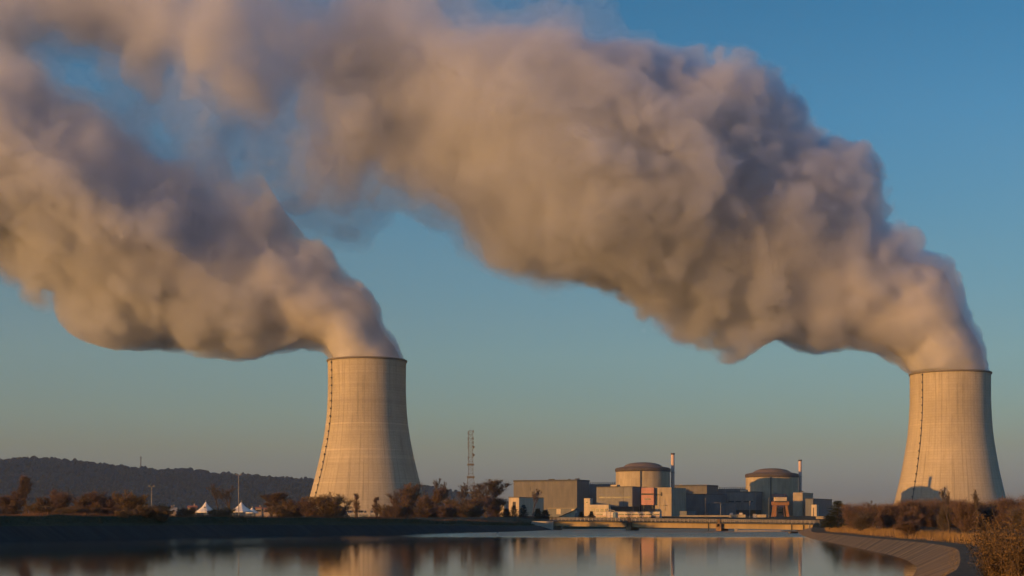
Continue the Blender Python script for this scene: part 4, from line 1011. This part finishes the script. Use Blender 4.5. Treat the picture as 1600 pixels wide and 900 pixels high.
for i, s in enumerate((9, 61, 83, 97, 105)): proto('thick%d' % i, 'thicket_bush', *bare_meshes(s, 6, .5, 1.0, stems=6, depth=3, kids=(3, 4), twigs=6, tw=.014, tl=1.4, start=.05, low=80), 6, M_BARK, (M_TWIGR, M_TWIG, M_TWIGR, M_TWIGG, M_TWIGR)[i])
def poplar(seed, h):
    rd = random.Random(seed); T, C = MB(), MB(); T.tube((0, 0, -.8), (0, 0, h * .9), h * .018, .03, 6)
    for i in range(90):
        t = rd.uniform(.08, 1); a = rd.uniform(0, 6.28); d = Vector((math.cos(a) * .22, math.sin(a) * .22, 1)).normalized(); q = Vector((0, 0, t * h * .9))
        L = h * .20 * (1.15 - t) + .4; C.tube(q, q + d * L, .04, .015, 3, False)
        for k in range(6): sliver(C, q + d * (L * rd.random()), d + Vector((rd.uniform(-.4, .4), rd.uniform(-.4, .4), .4)), .9, .03, rd)
    return T, C
proto('poplar', 'poplar_tree', *poplar(2, 12), 12, M_BARK, M_TWIG)
def conifer(seed, h, wide=.30, droop=-.25, layers=24):
    rd = random.Random(seed); T, C = MB(), MB(); T.tube((0, 0, -.8), (0, 0, h), h * .022, .02, 6)
    for k in range(layers):
        t = k / layers; z = h * (.06 + .93 * t); R = h * wide * (1 - t) ** .85 * rd.uniform(.65, 1.15) + .15
        for j in range(9):
            a = rd.uniform(0, 6.28); d = Vector((math.cos(a), math.sin(a), droop + rd.uniform(-.15, .3) + t * .5)).normalized(); L = R * rd.uniform(.6, 1.1); q = Vector((0, 0, z))
            T.tube(q, q + d * L, .03, .01, 3, False)
            for n in range(11):
                p = q + d * (L * rd.uniform(.15, 1)); sliver(C, p, d * .6 + Vector((rd.uniform(-1, 1), rd.uniform(-1, 1), rd.uniform(-.5, .4))), rd.uniform(.35, .8), .11, rd)
    return T, C
proto('conifer', 'conifer', *conifer(4, 10, .30, -.35), 10, M_BARK, M_NEEDLE)
proto('conifer2', 'conifer', *conifer(19, 7, .34, -.1), 7, M_BARK, M_NEEDLE)

def plant(key, px, top, Y, base, label, cat, group=None, wide=None, rz=None, rd=random.Random(12)):
    root, h, w, used = PROTO[key]
    x = XX(px, Y); H = max(1.5, ZZ(top, Y) - base); k = H / h; kw = k if wide is None else (wide * .5 * Y / F) / w
    rz = rd.uniform(0, 6.28) if rz is None else rz
    if not used:
        o = root; PROTO[key][3] = True; o.location = (x, Y, base); o.rotation_euler = (0, 0, rz); o.scale = (kw, kw, k)
    else: o = copy_thing(root, (x, Y, base), rz, (kw, kw, k))
    for p in ('label', 'group'):
        if p in o: del o[p]
    return tag(o, label, cat, group)
rd3 = random.Random(33)
for i in range(52):
    px = rd3.uniform(-10, 262) if i < 22 else rd3.choice((rd3.uniform(440, 540), rd3.uniform(605, 745), rd3.uniform(650, 745)))
    plant('bushy%d' % rd3.randint(0, 2), px, rd3.uniform(787, 798), rd3.uniform(362, 400) if px < 300 else (rd3.uniform(450, 480) if px < 560 else rd3.uniform(575, 620)), 4.2, 'low brown scrub along the crest of the left bank', 'bush', 'low scrub on the left bank', rd3.uniform(22, 40), rd=rd3)
LB_ = 'bare bushes and trees along the left bank'
for key, px, top, Y, w_, lb in (
    ('broad0', 42, 743, 430, 58, 'largest bare brown tree at the left edge of the far bank'),
    ('bushy0', 14, 772, 405, 40, 'low reddish bush at the far left below the largest brown tree'),
    ('bushy1', 70, 778, 395, 34, 'low brown bush at the right foot of the largest brown tree'),
    ('bushy0', 97, 767, 385, 34, 'round reddish bare bush right of the largest brown tree'),
    ('bushy1', 131, 769, 382, 40, 'wide brown bare bush in front of the small cream house'),
    ('bushy0', 166, 772, 380, 36, 'reddish bare bush between the small cream house and the ochre bush'),
    ('bushy2', 205, 769, 378, 42, 'ochre bare bush left of the shorter floodlight pole'),
    ('bushy1', 288, 793, 400, 30, 'low brown scrub left of the first white tent'),
    ('bushy2', 345, 794, 410, 36, 'low ochre scrub between the two marquee tents'),
    ('tall0', 340, 757, 760, 40, 'tall grey leafless tree behind the white tents on the left'),
    ('tall1', 358, 760, 780, 34, 'second tall grey leafless tree behind the taller floodlight pole'),
    ('broad1', 424, 772, 520, 40, 'bare tree in front of the orange-roofed houses'),
    ('broad2', 445, 770, 495, 42, 'bare brown tree between the houses and the left tower'),
    ('bushy1', 468, 781, 465, 34, 'brown bush at the left foot of the left cooling tower'),
    ('bushy0', 487, 779, 450, 28, 'reddish bush overlapping the left edge of the left cooling tower'),
    ('bushy2', 516, 772, 440, 56, 'wide round sunlit bush in front of the left cooling tower'),
    ('poplar', 556.5, 770, 640, 13, 'slim bare poplar in front of the left cooling tower'),
    ('poplar', 588, 776, 660, 13, 'shorter slim poplar above the white pipe gantry'),
    ('bushy1', 634, 756, 600, 46, 'tall rusty bush-like tree at the right foot of the left tower'),
    ('bushy1', 661, 775, 590, 30, 'brown bush just right of the tall rusty one by the tower'),
    ('broad0', 682, 762, 620, 54, 'bare brown tree left of the forked tree near the mast'),
    ('tall0', 697, 748, 680, 34, 'forked leafless tree left of the lattice mast'),
    ('tall1', 716, 755, 700, 28, 'thin leafless tree touching the left leg of the lattice mast'),
    ('bushy2', 708, 779, 590, 36, 'low ochre bush at the left foot of the lattice mast'),
    ('bushy1', 738, 779, 590, 34, 'low brown bush in front of the base of the lattice mast'),
    ('broad1', 762, 750, 660, 60, 'broad leafless tree right of the lattice mast'),
    ('tall1', 748, 757, 700, 26, 'slender leafless tree between the mast and the broad tree'),
    ('bushy0', 775, 776, 640, 36, 'reddish bush at the right foot of the broad leafless tree'),
    ('tall0', 832, 764, 900, 26, 'slim leafless tree in front of the left turbine hall')):
    plant(key, px, top, Y, 4.2, lb, 'bush' if 'bushy' in key else 'tree', LB_, w_)
for key, px, top, w_, lb in (('conifer', 803, 790, 14, 'dark conifer in front of the small annex with a cream front'), ('conifer2', 791, 795, 16, 'low dark conifer left of the annex conifers'), ('conifer', 818, 789, 15, 'dark conifer before the shaded flank of the annex'), ('conifer2', 840, 795, 14, 'dark low conifer at the right end of the annex'), ('conifer2', 852, 797, 15, 'dark low conifer beside the long grey shed'),
                             ('conifer2', 908, 800, 9, 'small dark conifer just right of the gabled shed'), ('conifer2', 924, 799, 9, 'small dark conifer beside the left end of the white office')):
    plant(key, px, top, 640, 3.4, lb, 'conifer', 'small dark conifers in front of the plant', w_)
plant('conifer', 1309, 783, 430, 2.2, 'tall shaggy conifer at the right end of the plant', 'conifer', None, 34)
plant('conifer2', 1296, 806, 400, 2.0, 'low dark conifer scrub at the left foot of the tall shaggy conifer', 'conifer', None, 26)
rd2 = random.Random(71)
TH = []
for i in range(46):
    px = 1326 + (i + rd2.uniform(-.3, .3)) * 6.4
    Y = rd2.uniform(340, 480) - (px - 1326) * .22
    t = (px - 1326) / 280.0; top = 797 - 13 * min(1, t * 1.6) + rd2.uniform(-11, 9)
    TH.append((px, top, Y))
for i, (px, top, Y) in enumerate(TH):
    plant('thick%d' % (i % 5), px, top, Y, 2.5, 'reddish brown leafless bush in the dense thicket on the right bank', 'bush', 'bare bushes of the right bank thicket', rd2.uniform(24, 42), rd=rd2)
for px, top, Y, lb in ((1484, 762, 330, 'thin sapling sticking up out of the thicket before the right tower'), (1526, 766, 300, 'wider leafless sapling above the thicket at the right tower foot'), (1368, 783, 380, 'pale leafless sapling in the left part of the thicket')):
    plant('tall%d' % (int(px) % 2), px, top, Y, 2.1, lb, 'tree', 'saplings in the thicket', 26, rd=rd2)
plant('bushy0', 1421, 813, 268, 2.0, 'dark red low bush at the front of the thicket', 'bush', None, 40, rd=rd2)

# bramble and dry growth close by at the lower right
def bramble(seed, h, r):
    rd = random.Random(seed); S, L = MB(), MB()
    for i in range(95):
        a = rd.uniform(0, 6.28); b = rd.uniform(.05, .55); p = Vector((rd.uniform(-.5, .5) * r, rd.uniform(-.5, .5) * r, -.4)); d = Vector((math.cos(a) * b, math.sin(a) * b, 1)).normalized(); n = 7; Ls = h * rd.uniform(.45, 1.05) / n
        for k in range(n):
            d = (d + Vector((rd.uniform(-.2, .2), rd.uniform(-.2, .2), -.05 * k * b))).normalized(); q = p + d * Ls; S.tube(p, q, .014, .012, 3, False)
            for _ in range(17):
                c = p.lerp(q, rd.random()) + Vector((rd.uniform(-.28, .28), rd.uniform(-.28, .28), rd.uniform(-.18, .18))); u = Vector((rd.uniform(-1, 1), rd.uniform(-1, 1), rd.uniform(-1, 1))).normalized(); w = u.orthogonal().normalized(); s = rd.uniform(.035, .085)
                L.poly([c - u * s, c + w * s * .55, c + u * s, c - w * s * .55])
            p = q
    return S, L
M_LB1, M_LB2 = M_LEAFB, M_LEAFD
for px, Y, top, r, seed, mt, lb in ((1572, 84, 800, 1.3, 1, M_LEAFB, 'brown leafy bramble in the lower right corner, left and lowest of three'), (1602, 80, 770, 1.4, 2, M_LEAFB, 'brown leafy bramble at the right edge in front of the thicket'), (1556, 92, 815, 1.0, 3, M_LEAFD, 'dark leaved bramble behind the lowest brown bramble by the towpath')):
    base = 1.7; S, L = bramble(seed, ZZ(top, Y) - base, r); root = thing('bramble_bush', (XX(px, Y), Y, base), lb, 'bramble', 'brambles in the lower right corner')
    S.build('stems', M_BARK, root)['kind'] = 'stuff'; L.build('leaves', mt, root)['kind'] = 'stuff'
# grasses
def grass(name, pts, n, hmin, hmax, w, mat, label, seed, spread):
    """Blades scattered along a polyline band; pts: (point, width)."""
    rd = random.Random(seed); m = MB(); cum = [0.0]
    for a, b in zip(pts, pts[1:]): cum.append(cum[-1] + (b[0] - a[0]).length / max(30, (a[0] - Vector((0, 0, 6))).length) ** .9)
    for _ in range(n):
        t = rd.random() * cum[-1]; i = 0
        while cum[i + 1] < t: i += 1
        f = (t - cum[i]) / (cum[i + 1] - cum[i]); a, b = pts[i], pts[i + 1]
        p = a[0].lerp(b[0], f); q = a[1].lerp(b[1], f); c = p.lerp(q, rd.random() ** spread)
        k = .7 + .6 * abs(math.sin(c.x * .21 + c.y * .13) * math.sin(c.y * .071 + 1.3))
        for _b in range(3):
            c2 = c + Vector((rd.uniform(-.25, .25), rd.uniform(-.25, .25), -.05)); sliver(m, c2, Vector((rd.uniform(-.35, .35), rd.uniform(-.35, .35), 1)), rd.uniform(hmin, hmax) * k, w, rd)
    return tag(m.build(name, mat), label, kind='stuff')
vp = [(a, b) for a, b in zip(RP, RV)]
vi = [i for i in range(len(vp)) if vp[i][0].y > 60]
grass('dry_grass', [vp[i] for i in vi], 12000, .45, 1.35, .035, M_STRAW, 'tall straw-coloured grass beside the towpath on the right bank', 5, .8)
grass('low_grass', [(RT_.lerp(V, .55), V) for RT_, V in zip([RP[i] for i in vi], [RP[i] for i in vi])], 1400, .08, .22, .03, M_TWIGY, 'short dry grass along the edge of the towpath', 6, 1)
ci = [i for i in range(len(LCs)) if LCs[i].y > 270]
grass('reed_fringe', [(LCs[i], V3(LCs[i].x - 9, LCs[i].y + 4, LCs[i].z - .2)) for i in ci], 9000, .25, 1.25, .05, bark('rusty_straw', (.16, .085, .045)), 'rusty dry grass fringe on the crest of the left bank', 7, 1)

grass('bank_weeds', [(LMs[i].lerp(LCs[i], .25), LCs[i]) for i in ci], 7000, .2, .7, .05, bark('dull_grass', (.045, .048, .022)), 'dull green grass and weeds on the upper slope of the left bank', 9, 1)
grass('slope_weeds', [(RTs[i].lerp(RWs[i], .25), RTs[i]) for i in range(len(RTs)) if RTs[i].y > 60], 700, .05, .22, .02, bark('dull_straw', (.15, .105, .05)), 'dull weeds in the joints at the top of the lined right bank', 10, .5)
